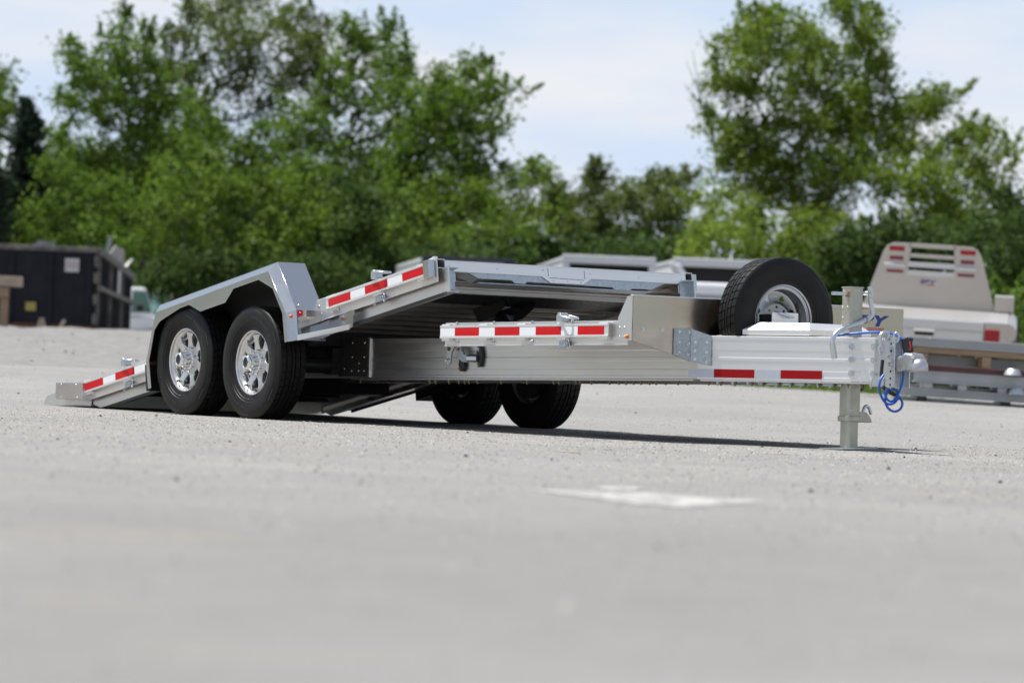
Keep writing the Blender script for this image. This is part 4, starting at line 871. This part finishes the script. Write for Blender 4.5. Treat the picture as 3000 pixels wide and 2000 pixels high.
# --- aluminium flatbed body with headboard
FBA = mat('flatbed_aluminium', (.56, .515, .47), .36, .9, var=.06, vscale=3); FBW = mat('flatbed_skirt', (.66, .65, .65), .42, .6, var=.08, vscale=2); TAIL = mat('tail_lens', (.34, .008, .012), .25); TAILD = mat('dim_tail_lens', (.20, .03, .05), .4)
Mb = bgM(2700, 60, R(-6), R(1.5)) @ Matrix.Rotation(R(4.2), 4, 'X'); fb = empty('flatbed_truck', None, Mb); tag(fb, 'silver flatbed truck body with slotted headboard and red tail lamps behind the beams', 'truck')
zd_ = bh(2738, 934, 60)
b = MB().box(-1.06, 1.06, 0, 2.7, zd_ - .03, zd_).obj('deck', FBA, fb)
tp = MB()
for k in range(70):
    x = -1.04 + k * .03; tp.prism([(x, 0.02), (x + .008, .02), (x + .30 * .0 + .008, 2.6), (x, 2.6)], zd_ + .0005, zd_ + .004, 'z')
tpo = tp.obj('tread_pattern', FBW, fb); tpo['kind'] = 'stuff'
for x0, x1 in ((-1.06, .76), (.76, 1.06)): MB().box(x0 + .003, x1 - .003, -.02, .03, zd_ - .42, zd_ - .002).obj('rear_skirt', FBW if x1 < 1 else FBA, fb, bevel=.01)
MB().box(-1.06, .76, -.028, -.021, zd_ - .14, zd_ - .12).obj('skirt_seam', FBA, fb); MB().box(-1.02, .74, -.03, -.021, zd_ - .42, zd_ - .30).obj('skirt_lower_lip', FBW, fb)
MB().cyl((1.05, .0, zd_ - .13), (1.05, 2.7, zd_ - .13), .125, n=20).obj('rounded_side', FBA, fb, smooth=40); MB().cyl((-1.05, .0, zd_ - .13), (-1.05, 2.7, zd_ - .13), .125, n=20).obj('rounded_side', FBA, fb, smooth=40)
MB().box(.77, .96, -.045, -.021, zd_ - .38, zd_ - .09).obj('tail_lamp', TAIL, fb, bevel=.01); MB().box(-.94, -.79, -.04, -.021, zd_ - .34, zd_ - .12).obj('tail_lamp', TAIL, fb, bevel=.01)
MB().box(.56, .66, -.04, -.031, zd_ - .335, zd_ - .295).obj('side_reflector', TAIL, fb); MB().box(-.12, .12, -.045, -.021, zd_ - .21, zd_ - .165).obj('plate_recess', DKIN, fb); MB().box(-.13, .13, -.05, -.021, zd_ - .164, zd_ - .12).obj('plate_lamp', CHROME, fb)
# headboard: trapezoid with rounded shoulders made of uprights, bars and a lower sheet
HB = 2.45; zt_ = zd_ + .86; x_at = lambda z: .875 - .27 * (z - zd_) / .86
low = zd_ + .42
MB().prism([(-.875, zd_), (.875, zd_), (x_at(low), low), (-x_at(low), low)], HB, HB + .05).obj('headboard_sheet', FBA, fb)
for s in (-1, 1):
    sp_ = [(s * (x_at(low) - .0), low), (s * (x_at(low + .30)), low + .30), (s * (x_at(low + .36) - .03), low + .38), (s * (x_at(low + .40) - .10), zt_ - .02), (s * .28, zt_ - .02), (s * .31, low)]
    so_ = MB().prism(sp_ if s > 0 else sp_[::-1], HB, HB + .05).obj('headboard_shoulder', FBA, fb)
    xs = s * .47
    MB().box(xs - .10, xs + .10, HB - .02, HB - .002, low + .31, low + .37).obj('red_lamp', TAIL, so_); MB().box(xs - .09, xs + .09, HB - .02, HB - .002, low + .19, low + .24).obj('red_lamp', TAILD, so_)
    MB().box(xs - .16, xs + .13, HB - .05, HB - .002, low + .10, low + .15).obj('bright_lip', FBW, so_, bevel=.015); MB().box(xs - .12, xs + .10, HB - .012, HB - .002, low + .02, low + .06).obj('dull_lamp', TAILD, so_)
MB().box(-.31, .31, HB, HB + .05, zt_ - .075, zt_ - .015).obj('headboard_bar', FBA, fb)
MB().box(-.31, .31, HB, HB + .05, low + .235, low + .285).obj('headboard_bar', FBA, fb); MB().box(-.31, .31, HB - .03, HB + .05, low + .11, low + .175).obj('headboard_bar', FBW, fb); MB().box(-.31, .31, HB - .01, HB + .05, low + .0, low + .06).obj('headboard_bar', FBW, fb)
MY = Matrix(((1, 0, 0, 0), (0, 0, -1, 0), (0, 1, 0, 0), (0, 0, 0, 1)))
logo(fb, Matrix.Translation((-.02, HB - .004, low - .10)) @ MY, .72)
for x, y in ((-.85, .7), (.85, .7)):
    b = MB(); b.lathe([(.2, -.11), (.34, -.11), (.375, -.07), (.375, .07), (.34, .11), (.2, .11)], n=28, axis='x', c=(x, y, .37)); b.obj('wheel', RUBB, fb, smooth=40)
MB().box(-.45, .45, .1, 2.6, .45, zd_ - .031).obj('chassis', BLACKS, fb)
MB().box(.86, 1.12, 2.3, 2.6, zd_ + .001, zd_ + .22).obj('side_box', FBA, fb, bevel=.02)

# --- stack of metal beams on timber bearers, front right
Ms = bgM(2650, 50, R(4), R(1.6)); zs = -Ms.translation.z
BEAM = mat('dull_beam', (.46, .47, .48), .5, .6, var=.2, vscale=3); BEAMP = mat('primer_red_beam', (.23, .12, .12), .7, .1, var=.3, vscale=3); BRASS = mat('bright_cap', (.55, .56, .58), .45, .8)
def ibeam(name, m, x0, x1, y, z0, z1, label, ends=None):
    b = MB(); hw = .085
    b.box(x0, x1, y - hw, y + hw, zs + z1 - .014, zs + z1); b.box(x0, x1, y - hw, y + hw, zs + z0, zs + z0 + .014); b.box(x0, x1, y - .006 - .04, y + .006 - .04, zs + z0 + .014, zs + z1 - .014)
    tag(b.obj(name, m, None, Ms), label, 'beam', 'beams stacked beside the flatbed body')
ibeam('metal_beam', BEAM, .0, 4.2, .0, .845, .935, 'grey metal beam lying on top at the front of the beam stack')
ibeam('metal_beam', FBW, .28, 4.2, .22, .846, .948, 'bright metal beam lying on top behind the front grey beam')
ibeam('metal_beam', BEAMP, .12, 4.2, .03, .590, .655, 'thin red-primed beam in the middle of the stack')
ibeam('metal_beam', BEAM, .10, 4.2, .0, .462, .585, 'deep grey beam under the red-primed beam in the stack')
ibeam('metal_beam', BEAM, -.05, 4.2, .0, .315, .400, 'lowest grey beam of the stack lying on ground bearers')
ibeam('metal_beam', BEAM, .02, 4.2, .26, .462, .588, 'deep grey beam at the back of the middle stack layer')
ibeam('metal_beam', BEAM, -.08, 4.2, .30, .660, .760, 'grey beam behind the upper timber blocks of the stack')
ibeam('metal_beam', FBW, .05, 4.2, .30, .330, .440, 'bright beam behind the lower timber blocks of the stack')
ibeam('metal_beam', BEAM, -.10, 4.2, .05, .150, .300, 'deep grey beam lying on the ground under the whole stack')
ibeam('metal_beam', BEAM, -.12, 4.2, .45, .80, .93, 'grey beam at the back of the top layer, longest to the left')
o = MB().box(.05, 4.2, -.07, .09, zs + .775, zs + .842).obj('timber_bearer', WOOD, None, Ms, bevel=.006); tag(o, 'long brown timber bearer under the top beams of the stack', 'timber')
for k, (x, z0, z1) in enumerate(((.18, .657, .773), (.86, .657, .773), (2.0, .657, .773), (.25, .402, .460), (.62, .402, .460), (1.05, .402, .460), (1.6, .402, .460), (.2, .14, .313), (1.1, .14, .313), (2.2, .14, .313), (3.4, .14, .313))):
    o = MB().box(x - .05, x + .05, -.08, .42, zs + z0, zs + z1).obj('spacer_block', (WOOD if z0 > .6 else BEAM) if z0 > .2 else BLKP, None, Ms, bevel=.006)
    nm_ = 'timber' if z0 > .6 else ('grey' if z0 > .3 else 'dark'); lay = 'upper' if z0 > .6 else ('lower' if z0 > .3 else 'ground'); idx = {0: 'first', 1: 'second', 2: 'third', 3: 'first', 4: 'second', 5: 'third', 6: 'fourth', 7: 'first', 8: 'second', 9: 'third', 10: 'fourth'}[k]
    tag(o, f'{idx} {lay} {nm_} block counted from the left end of the beam stack', 'block', 'blocks between the stacked beams')
for k, (x, z0, z1) in enumerate(((1.14, .60, .66), (1.20, .40, .46))):
    b = MB(); b.lathe([(.0001, zs + z1 + .01), (.06, zs + z1 + .01), (.085, zs + z1 - .02), (.10, zs + z0), (.0001, zs + z0)], n=20, axis='z', c=(x, -.14, 0)); tag(b.obj('steel_cap', BRASS, None, Ms, smooth=40), ('topmost', 'middle', 'lowest')[k] + ' bright domed steel cap on the beam stack at the picture edge', 'cap')

# --- trees
def leaf_mat(name, c1, c2, trans=.36):
    m = bpy.data.materials.new(name); m.use_nodes = True; n_ = m.node_tree; n_.nodes.clear()
    g_ = n_.nodes.new('ShaderNodeNewGeometry'); rp = n_.nodes.new('ShaderNodeValToRGB'); rp.color_ramp.elements[0].color = (*c1, 1); rp.color_ramp.elements[1].color = (*c2, 1)
    n_.links.new(g_.outputs['Random Per Island'], rp.inputs[0])
    d_ = n_.nodes.new('ShaderNodeBsdfPrincipled'); d_.inputs['Roughness'].default_value = .65; d_.inputs['Specular IOR Level'].default_value = .12
    t_ = n_.nodes.new('ShaderNodeBsdfTranslucent'); n_.links.new(rp.outputs[0], d_.inputs['Base Color'])
    hs = n_.nodes.new('ShaderNodeHueSaturation'); hs.inputs['Value'].default_value = 1.5; hs.inputs['Saturation'].default_value = 1.1; hs.inputs['Hue'].default_value = .495; n_.links.new(rp.outputs[0], hs.inputs['Color']); n_.links.new(hs.outputs[0], t_.inputs['Color'])
    x_ = n_.nodes.new('ShaderNodeMixShader'); x_.inputs[0].default_value = trans; n_.links.new(d_.outputs[0], x_.inputs[1]); n_.links.new(t_.outputs[0], x_.inputs[2])
    o_ = n_.nodes.new('ShaderNodeOutputMaterial'); n_.links.new(x_.outputs[0], o_.inputs[0]); return m
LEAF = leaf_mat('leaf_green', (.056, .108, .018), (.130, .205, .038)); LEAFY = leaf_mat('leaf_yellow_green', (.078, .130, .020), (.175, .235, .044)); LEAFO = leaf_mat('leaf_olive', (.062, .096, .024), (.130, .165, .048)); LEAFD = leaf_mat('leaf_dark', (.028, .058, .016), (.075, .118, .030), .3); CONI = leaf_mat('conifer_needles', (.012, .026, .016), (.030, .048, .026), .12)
LEAFM = leaf_mat('leaf_mid_green', (.062, .114, .018), (.145, .215, .040)); BARK = mat('bark', (.055, .045, .036), .9, var=.4, vscale=10)
K_ = 3000 / 2352
def leaves_mesh(name, P, size, m, flat=.3):
    n_ = len(P); rg = rng
    a = rg.normal(size=(n_, 3)); a /= np.linalg.norm(a, axis=1)[:, None]; nr_ = rg.normal(size=(n_, 3)); nr_[:, 2] += .6; b_ = np.cross(nr_, a); b_ /= np.linalg.norm(b_, axis=1)[:, None] + 1e-9
    sz = size * (.6 + .8 * rg.random(n_))[:, None]; a = a * sz; b_ = b_ * sz * .62
    V = np.stack([P - a, P - .1 * a + b_, P + a, P - .1 * a - b_], 1).reshape(-1, 3)
    me = bpy.data.meshes.new(name); me.vertices.add(4 * n_); me.vertices.foreach_set('co', V.ravel()); me.loops.add(4 * n_); me.loops.foreach_set('vertex_index', np.arange(4 * n_, dtype=np.int32))
    me.polygons.add(n_); me.polygons.foreach_set('loop_start', np.arange(0, 4 * n_, 4, dtype=np.int32)); me.update(calc_edges=True); me.materials.append(m); return me
def lobe_points(lobes, d, dens, spread, clump):
    pts = []; cents = []
    for (x, y, rx, ry) in lobes:
        rx *= 1.13; ry *= 1.13; dd = d + rng.normal() * spread; c = at(x * K_, y * K_, dd); sx_, sy_ = rx * K_ * dd / FPX, ry * K_ * dd / FPX; sz_ = .5 * (sx_ + sy_)
        cents.append((c, sx_, sy_)); nc = max(6, int(dens * sx_ * sy_ * 46))
        q = rng.normal(size=(nc, 3)); q /= np.linalg.norm(q, axis=1)[:, None]; q *= (rng.random(nc) ** .45)[:, None]
        cc = c + q[:, :1] * sx_ * RGT + q[:, 1:2] * sy_ * UPV + q[:, 2:] * sz_ * FWD
        nl = (22 + rng.random(nc) * 66).astype(int); cl = np.repeat(cc, nl, 0); sg_ = np.repeat(clump * 1.12 * (.5 + rng.random(nc)), nl)[:, None]
        pts.append(cl + rng.normal(size=cl.shape) * sg_ * np.array((1, 1, .75)))
        for _ in range(3):
            q = rng.normal(size=2) * .55; b0 = c + q[0] * sx_ * RGT + abs(q[1]) * .6 * sy_ * UPV; e0 = b0 + RGT * rng.normal() * .5 * sx_ + UPV * (.5 + .7 * rng.random()) * sy_; nn_ = 70
            tt_ = rng.random(nn_)[:, None]; pts.append(b0 + (e0 - b0) * tt_ + rng.normal(size=(nn_, 3)) * clump * .55 * (1.15 - tt_))
    return np.concatenate(pts), cents
def tree(name, label, lobes, d, base, m, dens=1.0, spread=.9, clump=.16, leaf=.060, trunk=.13, cat='tree', limb=True, fork=.45):
    bx, by, bz_ = spot(base * K_, d); t_ = empty(name, None, Matrix.Translation((bx, by, bz_))); tag(t_, label, cat, 'trees and bushes behind the yard'); O = np.array((bx, by, bz_))
    P, cents = lobe_points(lobes, d, dens, spread, clump)
    me = leaves_mesh('crown', P - O, leaf, m); place('crown', me, t_)
    b = MB(); top = np.mean([c for c, _, _ in cents], 0) - O; hmax = max((c - O)[2] for c, _, _ in cents); fk = np.array((top[0] * .3, top[1] * .3, hmax * fork * .8))
    b.tube([(0, 0, -.3), fk * .35 + rng.normal(size=3) * .05, fk * .7 + rng.normal(size=3) * .06, fk], [trunk * 1.3, trunk, trunk * .85, trunk * .7], 9, sub=1)
    nodes = [(fk, trunk * .62)]
    for c, sx_, sy_ in sorted(cents, key=lambda q: np.linalg.norm(q[0] - O - fk)):
        e = c - O; k_ = min(range(len(nodes)), key=lambda i: np.linalg.norm(nodes[i][0] - e) + .35 * np.linalg.norm(nodes[i][0] - fk) + (1.5 if nodes[i][0][2] > e[2] + .3 else 0)); st, r0_ = nodes[k_]
        r1_ = max(.010, r0_ * .58); mid = st + (e - st) * .5 + rng.normal(size=3) * .13 * np.linalg.norm(e - st) * .6
        b.tube([st, mid, e], [r0_ * .75, (r0_ * .75 + r1_) * .5, r1_], 6, sub=2); nodes.append((e, r1_))
        for _ in range(6):
            q = rng.normal(size=3); q /= np.linalg.norm(q); b.tube([st + (e - st) * (.4 + .6 * rng.random()), e + q * .35 * sx_, e + q * .8 * sx_], [.012, .008, .004], 4)
    b.obj('trunk', BARK, t_, smooth=60); return t_
tree('broadleaf_tree', 'leafy green tree with pointed top shoots left of the tall thin tree', [(277, 60, 16, 50), (272, 130, 38, 50), (335, 115, 30, 55), (165, 130, 24, 36), (200, 180, 66, 46), (300, 190, 80, 60), (170, 245, 46, 40), (225, 265, 50, 30), (365, 245, 80, 60), (290, 330, 90, 60), (395, 350, 90, 70), (240, 400, 80, 60), (340, 430, 90, 60)], 126, 330, LEAF, 1.0)
tree('broadleaf_tree', 'tallest thin-crowned tree with sky showing through and a leaning dark trunk', [(600, 5, 120, 40), (520, 45, 70, 50), (690, 55, 55, 50), (590, 80, 120, 50), (480, 110, 60, 50), (680, 130, 65, 55), (560, 150, 90, 45), (500, 190, 70, 50), (640, 195, 80, 40), (715, 190, 45, 40), (430, 180, 50, 50), (590, 260, 60, 40), (470, 270, 50, 50), (400, 110, 40, 50), (385, 170, 45, 45), (740, 120, 40, 50), (750, 220, 45, 40), (440, 30, 40, 40)], 134, 500, LEAFO, .50, clump=.20, trunk=.20, fork=.40)
tree('broadleaf_tree', 'green tree with two upright heads right of the tallest tree', [(800, 80, 30, 40), (885, 85, 26, 45), (835, 125, 55, 45), (905, 150, 50, 60), (790, 180, 45, 45), (890, 215, 60, 45), (830, 250, 60, 40), (720, 300, 80, 60), (640, 330, 70, 60), (770, 350, 60, 50), (700, 400, 80, 50), (940, 210, 40, 50), (950, 280, 45, 45), (740, 230, 50, 45)], 130, 770, LEAF, .72, trunk=.17, clump=.17)
tree('broadleaf_tree', 'broad green tree whose right shoulder juts into open sky', [(1085, 160, 26, 40), (1015, 190, 55, 40), (1130, 215, 40, 45), (1050, 235, 80, 45), (980, 265, 60, 50), (1100, 275, 60, 40), (1010, 320, 80, 50), (930, 350, 70, 60), (1080, 345, 55, 40), (960, 420, 90, 60), (1060, 410, 80, 50)], 124, 1000, LEAF, 1.05)
tree('broadleaf_tree', 'shaded green tree filling the middle between the tall tree and the leafy left one', [(430, 280, 70, 60), (480, 350, 80, 60), (400, 420, 90, 60), (500, 430, 80, 60), (330, 490, 90, 60), (450, 510, 90, 55), (560, 350, 60, 50)], 131, 440, LEAF, .62, clump=.18)
tree('broadleaf_tree', 'shaded green tree filling the lower gap below the two-headed tree', [(650, 400, 80, 60), (740, 440, 90, 60), (830, 400, 80, 60), (870, 330, 60, 50), (820, 480, 90, 55), (900, 430, 70, 60), (700, 500, 90, 50), (610, 420, 70, 55)], 132, 760, LEAF, .6, clump=.18)
tree('broadleaf_tree', 'green tree filling the gap behind the left bush and conifer', [(130, 330, 50, 45), (180, 370, 70, 50), (110, 430, 80, 55), (220, 420, 80, 55), (150, 490, 90, 55)], 127, 160, LEAF, .9, clump=.18)
tree('bush', 'bright yellow-green bush above the near fender', [(545, 440, 62, 40), (590, 490, 90, 50), (510, 545, 70, 45), (690, 490, 70, 45), (620, 565, 110, 45), (770, 520, 80, 50), (720, 575, 100, 40), (470, 400, 50, 40), (650, 440, 50, 45)], 117, 600, LEAFM, .75, cat='bush', trunk=.07, clump=.17)
tree('bush', 'green bush rising behind the black skip', [(130, 400, 46, 40), (215, 450, 80, 50), (130, 500, 80, 45), (300, 490, 80, 50), (210, 550, 110, 45), (340, 565, 100, 45), (90, 555, 70, 40), (400, 500, 70, 55)], 119, 230, LEAF, .85, cat='bush', trunk=.07)
tree('bush', 'pale green bush spreading low right of the broad tree', [(900, 520, 70, 45), (1000, 510, 80, 45), (1110, 470, 70, 50), (1190, 410, 55, 36), (1235, 400, 30, 24), (1090, 545, 110, 40), (1180, 500, 80, 50), (960, 560, 90, 35), (1010, 450, 60, 40), (900, 470, 60, 45)], 121, 1060, LEAFM, .75, cat='bush', trunk=.07, clump=.18)
tree('small_tree', 'slender mid-green sapling rising between the left bushes', [(395, 380, 40, 50), (420, 450, 55, 50), (380, 500, 60, 50), (430, 560, 70, 50)], 116, 405, LEAFM, .85, trunk=.06)
tree('small_tree', 'dark slender sapling in front of the two-headed tree', [(820, 430, 40, 50), (845, 490, 55, 50), (800, 545, 65, 50)], 116, 825, LEAFD, 1.0, trunk=.06)
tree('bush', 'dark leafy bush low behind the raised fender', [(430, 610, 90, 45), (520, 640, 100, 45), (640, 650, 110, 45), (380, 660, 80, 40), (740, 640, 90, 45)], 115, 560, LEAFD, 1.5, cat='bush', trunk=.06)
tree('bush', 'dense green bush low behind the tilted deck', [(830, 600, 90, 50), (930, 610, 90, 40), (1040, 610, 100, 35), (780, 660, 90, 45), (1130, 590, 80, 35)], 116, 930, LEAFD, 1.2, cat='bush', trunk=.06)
tree('small_tree', 'slim dark tree with drooping tips in the middle gap', [(1372, 385, 22, 18), (1385, 415, 34, 20), (1360, 450, 42, 26), (1400, 478, 46, 26), (1365, 520, 56, 32), (1390, 565, 66, 36)], 140, 1372, LEAFO, 1.3, cat='tree', trunk=.09)
tree('small_tree', 'dark rounded tree left of the slim drooping tree', [(1275, 445, 30, 36), (1310, 480, 40, 34), (1255, 500, 50, 36), (1300, 545, 60, 40)], 141, 1285, LEAFO, 1.3, cat='tree', trunk=.09)
tree('small_tree', 'dark twin-headed tree right of the slim drooping tree', [(1500, 425, 45, 28), (1555, 420, 36, 26), (1460, 465, 50, 34), (1540, 475, 60, 38), (1490, 530, 70, 40), (1570, 535, 50, 36)], 138, 1510, LEAFO, 1.2, cat='tree', trunk=.10)
tree('bush', 'low green bush above the dark open box trailers', [(1250, 580, 80, 32), (1380, 590, 90, 28), (1480, 585, 80, 30), (1590, 580, 70, 36), (1180, 580, 60, 30)], 122, 1390, LEAFD, 1.2, cat='bush', trunk=.05)
tree('broadleaf_tree', 'big dense tree with forked top standing alone on the right', [(1745, 40, 50, 34), (1800, 70, 70, 45), (1700, 100, 60, 40), (1860, 110, 45, 45), (1770, 140, 90, 45), (1660, 180, 50, 40), (1720, 215, 60, 35), (1940, 15, 60, 34), (2010, 45, 40, 30), (1980, 95, 60, 45), (1920, 140, 50, 45), (2010, 160, 45, 40), (1850, 200, 80, 55), (1930, 235, 80, 55), (1660, 300, 60, 55), (1740, 310, 80, 60), (1840, 300, 80, 60), (1960, 310, 90, 60), (2060, 255, 80, 50), (2140, 245, 55, 45), (2080, 330, 80, 50), (1700, 380, 80, 50), (1820, 390, 90, 55), (1940, 400, 90, 55), (2040, 410, 90, 50), (1760, 440, 80, 45), (1880, 465, 90, 45)], 126, 1850, LEAFY, .98, trunk=.22, clump=.17, fork=.35)
tree('broadleaf_tree', 'pale thin-leaved tree behind the flatbed headboard', [(2260, 300, 40, 34), (2210, 335, 50, 36), (2300, 350, 34, 40), (2190, 400, 70, 45), (2270, 420, 50, 50), (2150, 470, 80, 45), (2230, 490, 70, 40), (2130, 400, 60, 45), (2120, 520, 80, 45), (2200, 540, 80, 40)], 123, 2210, LEAFY, .85, trunk=.10, clump=.19)
tree('bush', 'bright green bush below the big right-hand tree', [(1660, 480, 70, 45), (1730, 520, 80, 45), (1640, 555, 80, 40), (1820, 530, 90, 45), (1900, 525, 80, 40), (1760, 580, 110, 36), (1880, 585, 90, 36)], 117, 1760, LEAFY, .8, cat='bush', trunk=.06)
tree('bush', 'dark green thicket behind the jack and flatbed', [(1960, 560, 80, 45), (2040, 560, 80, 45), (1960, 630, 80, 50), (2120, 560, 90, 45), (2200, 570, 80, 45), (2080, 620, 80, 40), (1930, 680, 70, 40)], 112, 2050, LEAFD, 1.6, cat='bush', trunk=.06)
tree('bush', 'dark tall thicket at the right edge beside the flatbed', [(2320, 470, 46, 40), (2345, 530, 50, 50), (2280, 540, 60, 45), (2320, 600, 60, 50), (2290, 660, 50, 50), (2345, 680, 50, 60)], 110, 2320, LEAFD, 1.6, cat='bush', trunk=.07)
tree('bush', 'lighter green weeds standing right of the flatbed deck', [(2310, 700, 26, 30), (2345, 690, 26, 44), (2335, 740, 36, 24)], 78, 2330, LEAF, 1.6, cat='bush', trunk=.03, leaf=.045, clump=.10)
# dead twigs beside the big tree
b = MB(); o0 = at(1640 * K_, 330 * K_, 127)
for ex, ey in ((1575, 140), (1590, 115), (1605, 170), (1570, 190), (1620, 140), (1585, 230)):
    e = at(ex * K_, ey * K_, 127); m_ = o0 + (e - o0) * .5 + rng.normal(size=3) * .12; b.tube([o0, m_, e], [.03, .018, .005], 5, sub=1)
    for _ in range(4):
        f_ = .4 + .5 * rng.random(); q = o0 + (e - o0) * f_; b.tube([q, q + rng.normal(size=3) * .28 + np.array((0, 0, .12))], [.008, .003], 4)
tag(b.obj('dead_branch', BARK, None, smooth=60), 'bare dead branch sticking out left of the big right-hand tree', 'branch')
# conifers at the left edge
def conifer(label, px, topy, boty, half, d, dens):
    base = at(px * K_, boty * K_, d); top = at(px * K_, topy * K_, d); bx, by, bz_ = spot(px * K_, d); O = np.array((bx, by, bz_)); t_ = empty('conifer', None, Matrix.Translation((bx, by, bz_))); tag(t_, label, 'tree', 'trees and bushes behind the yard')
    H = top - base; hm = np.linalg.norm(H); rm = half * K_ * d / FPX; P = []
    b = MB(); b.tube([np.zeros(3) - (0, 0, .3), top - O], [.14, .012], 8)
    for k in range(int(75 * dens)):
        f_ = rng.random() ** .8; r_ = rm * (1 - f_) ** .8 * (.55 + .6 * rng.random()) + .06; a_ = rng.random() * 6.283; st = base + H * f_; e = st + np.array((math.cos(a_) * r_, math.sin(a_) * r_, -.22 * r_ + .08))
        b.tube([st - O, e - O], [.02, .005], 4); n_ = int(26 + 60 * r_); tt = (.15 + .85 * rng.random(n_))[:, None]; P.append(st + (e - st) * tt + rng.normal(size=(n_, 3)) * np.array((.09, .09, .07)))
    place('crown', leaves_mesh('crown', np.concatenate(P) - O, .06, CONI), t_); b.obj('trunk', BARK, t_, smooth=60)
conifer('dark blue-green conifer at the left edge with a pointed top', 62, 235, 640, 125, 121, 3.2)
conifer('dark conifer cut by the left picture edge', -40, 290, 640, 110, 119, 2.6)
tree('broadleaf_tree', 'sliver of a green tree cut off at the left edge above the conifer', [(0, 190, 30, 26), (5, 240, 28, 30), (-30, 210, 40, 60), (-20, 290, 40, 40)], 128, -40, LEAF, .9)
# belt of trees out of view, added to darken reflections in the metal
P = []; fa = math.atan2(F2[1], F2[0])
for k in range(900):
    a_ = fa + R(14) + rng.random() * R(332); rr_ = 105 + 25 * rng.random(); x = CAM[0] - 10 + rr_ * math.cos(a_); y = CAM[1] + 7 + rr_ * math.sin(a_); top_ = 6 + 5 * rng.random() + 2 * math.sin(a_ * 9)
    n_ = 26; P.append(np.array((x, y, 0)) + np.column_stack([rng.normal(size=n_) * 1.6, rng.normal(size=n_) * 1.6, rng.random(n_) * top_]))
tl = place('reflection_treeline', leaves_mesh('reflection_treeline', np.concatenate(P), .75, LEAF)); tag(tl, 'unseen belt of green trees added round the yard to darken reflections', 'trees', kind='stuff')
# far undergrowth closing the bottom of the tree line
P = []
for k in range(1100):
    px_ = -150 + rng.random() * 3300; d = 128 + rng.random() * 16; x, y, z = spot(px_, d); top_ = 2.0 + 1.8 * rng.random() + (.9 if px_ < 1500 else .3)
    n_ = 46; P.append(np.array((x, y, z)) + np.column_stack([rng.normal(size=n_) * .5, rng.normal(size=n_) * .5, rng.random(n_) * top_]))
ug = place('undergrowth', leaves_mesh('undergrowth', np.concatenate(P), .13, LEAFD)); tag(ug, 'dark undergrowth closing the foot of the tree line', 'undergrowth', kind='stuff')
# grass strip beyond the pavement
GR = leaf_mat('grass_blade', (.06, .10, .018), (.12, .17, .035), .3); b = MB(); vs = []; fs = []
for k in range(9000):
    u = 72 + rng.random() * 26; s_ = 1.0 + rng.random() * 9.5; x, y = CAM[:2] + u * F2 + s_ * R2; z = float(terrain_us(u, s_)); h = .05 + .12 * rng.random(); a_ = rng.random() * 6.28; w_ = .02
    i0 = len(vs); vs += [(x - w_ * math.cos(a_), y - w_ * math.sin(a_), z), (x + w_ * math.cos(a_), y + w_ * math.sin(a_), z), (x + .05 * rng.normal(), y + .05 * rng.normal(), z + h)]; fs.append((i0, i0 + 1, i0 + 2))
b.v = vs; b.f = fs; tag(b.obj('grass', GR), 'green grass strip beyond the far edge of the pavement', 'grass', kind='stuff')
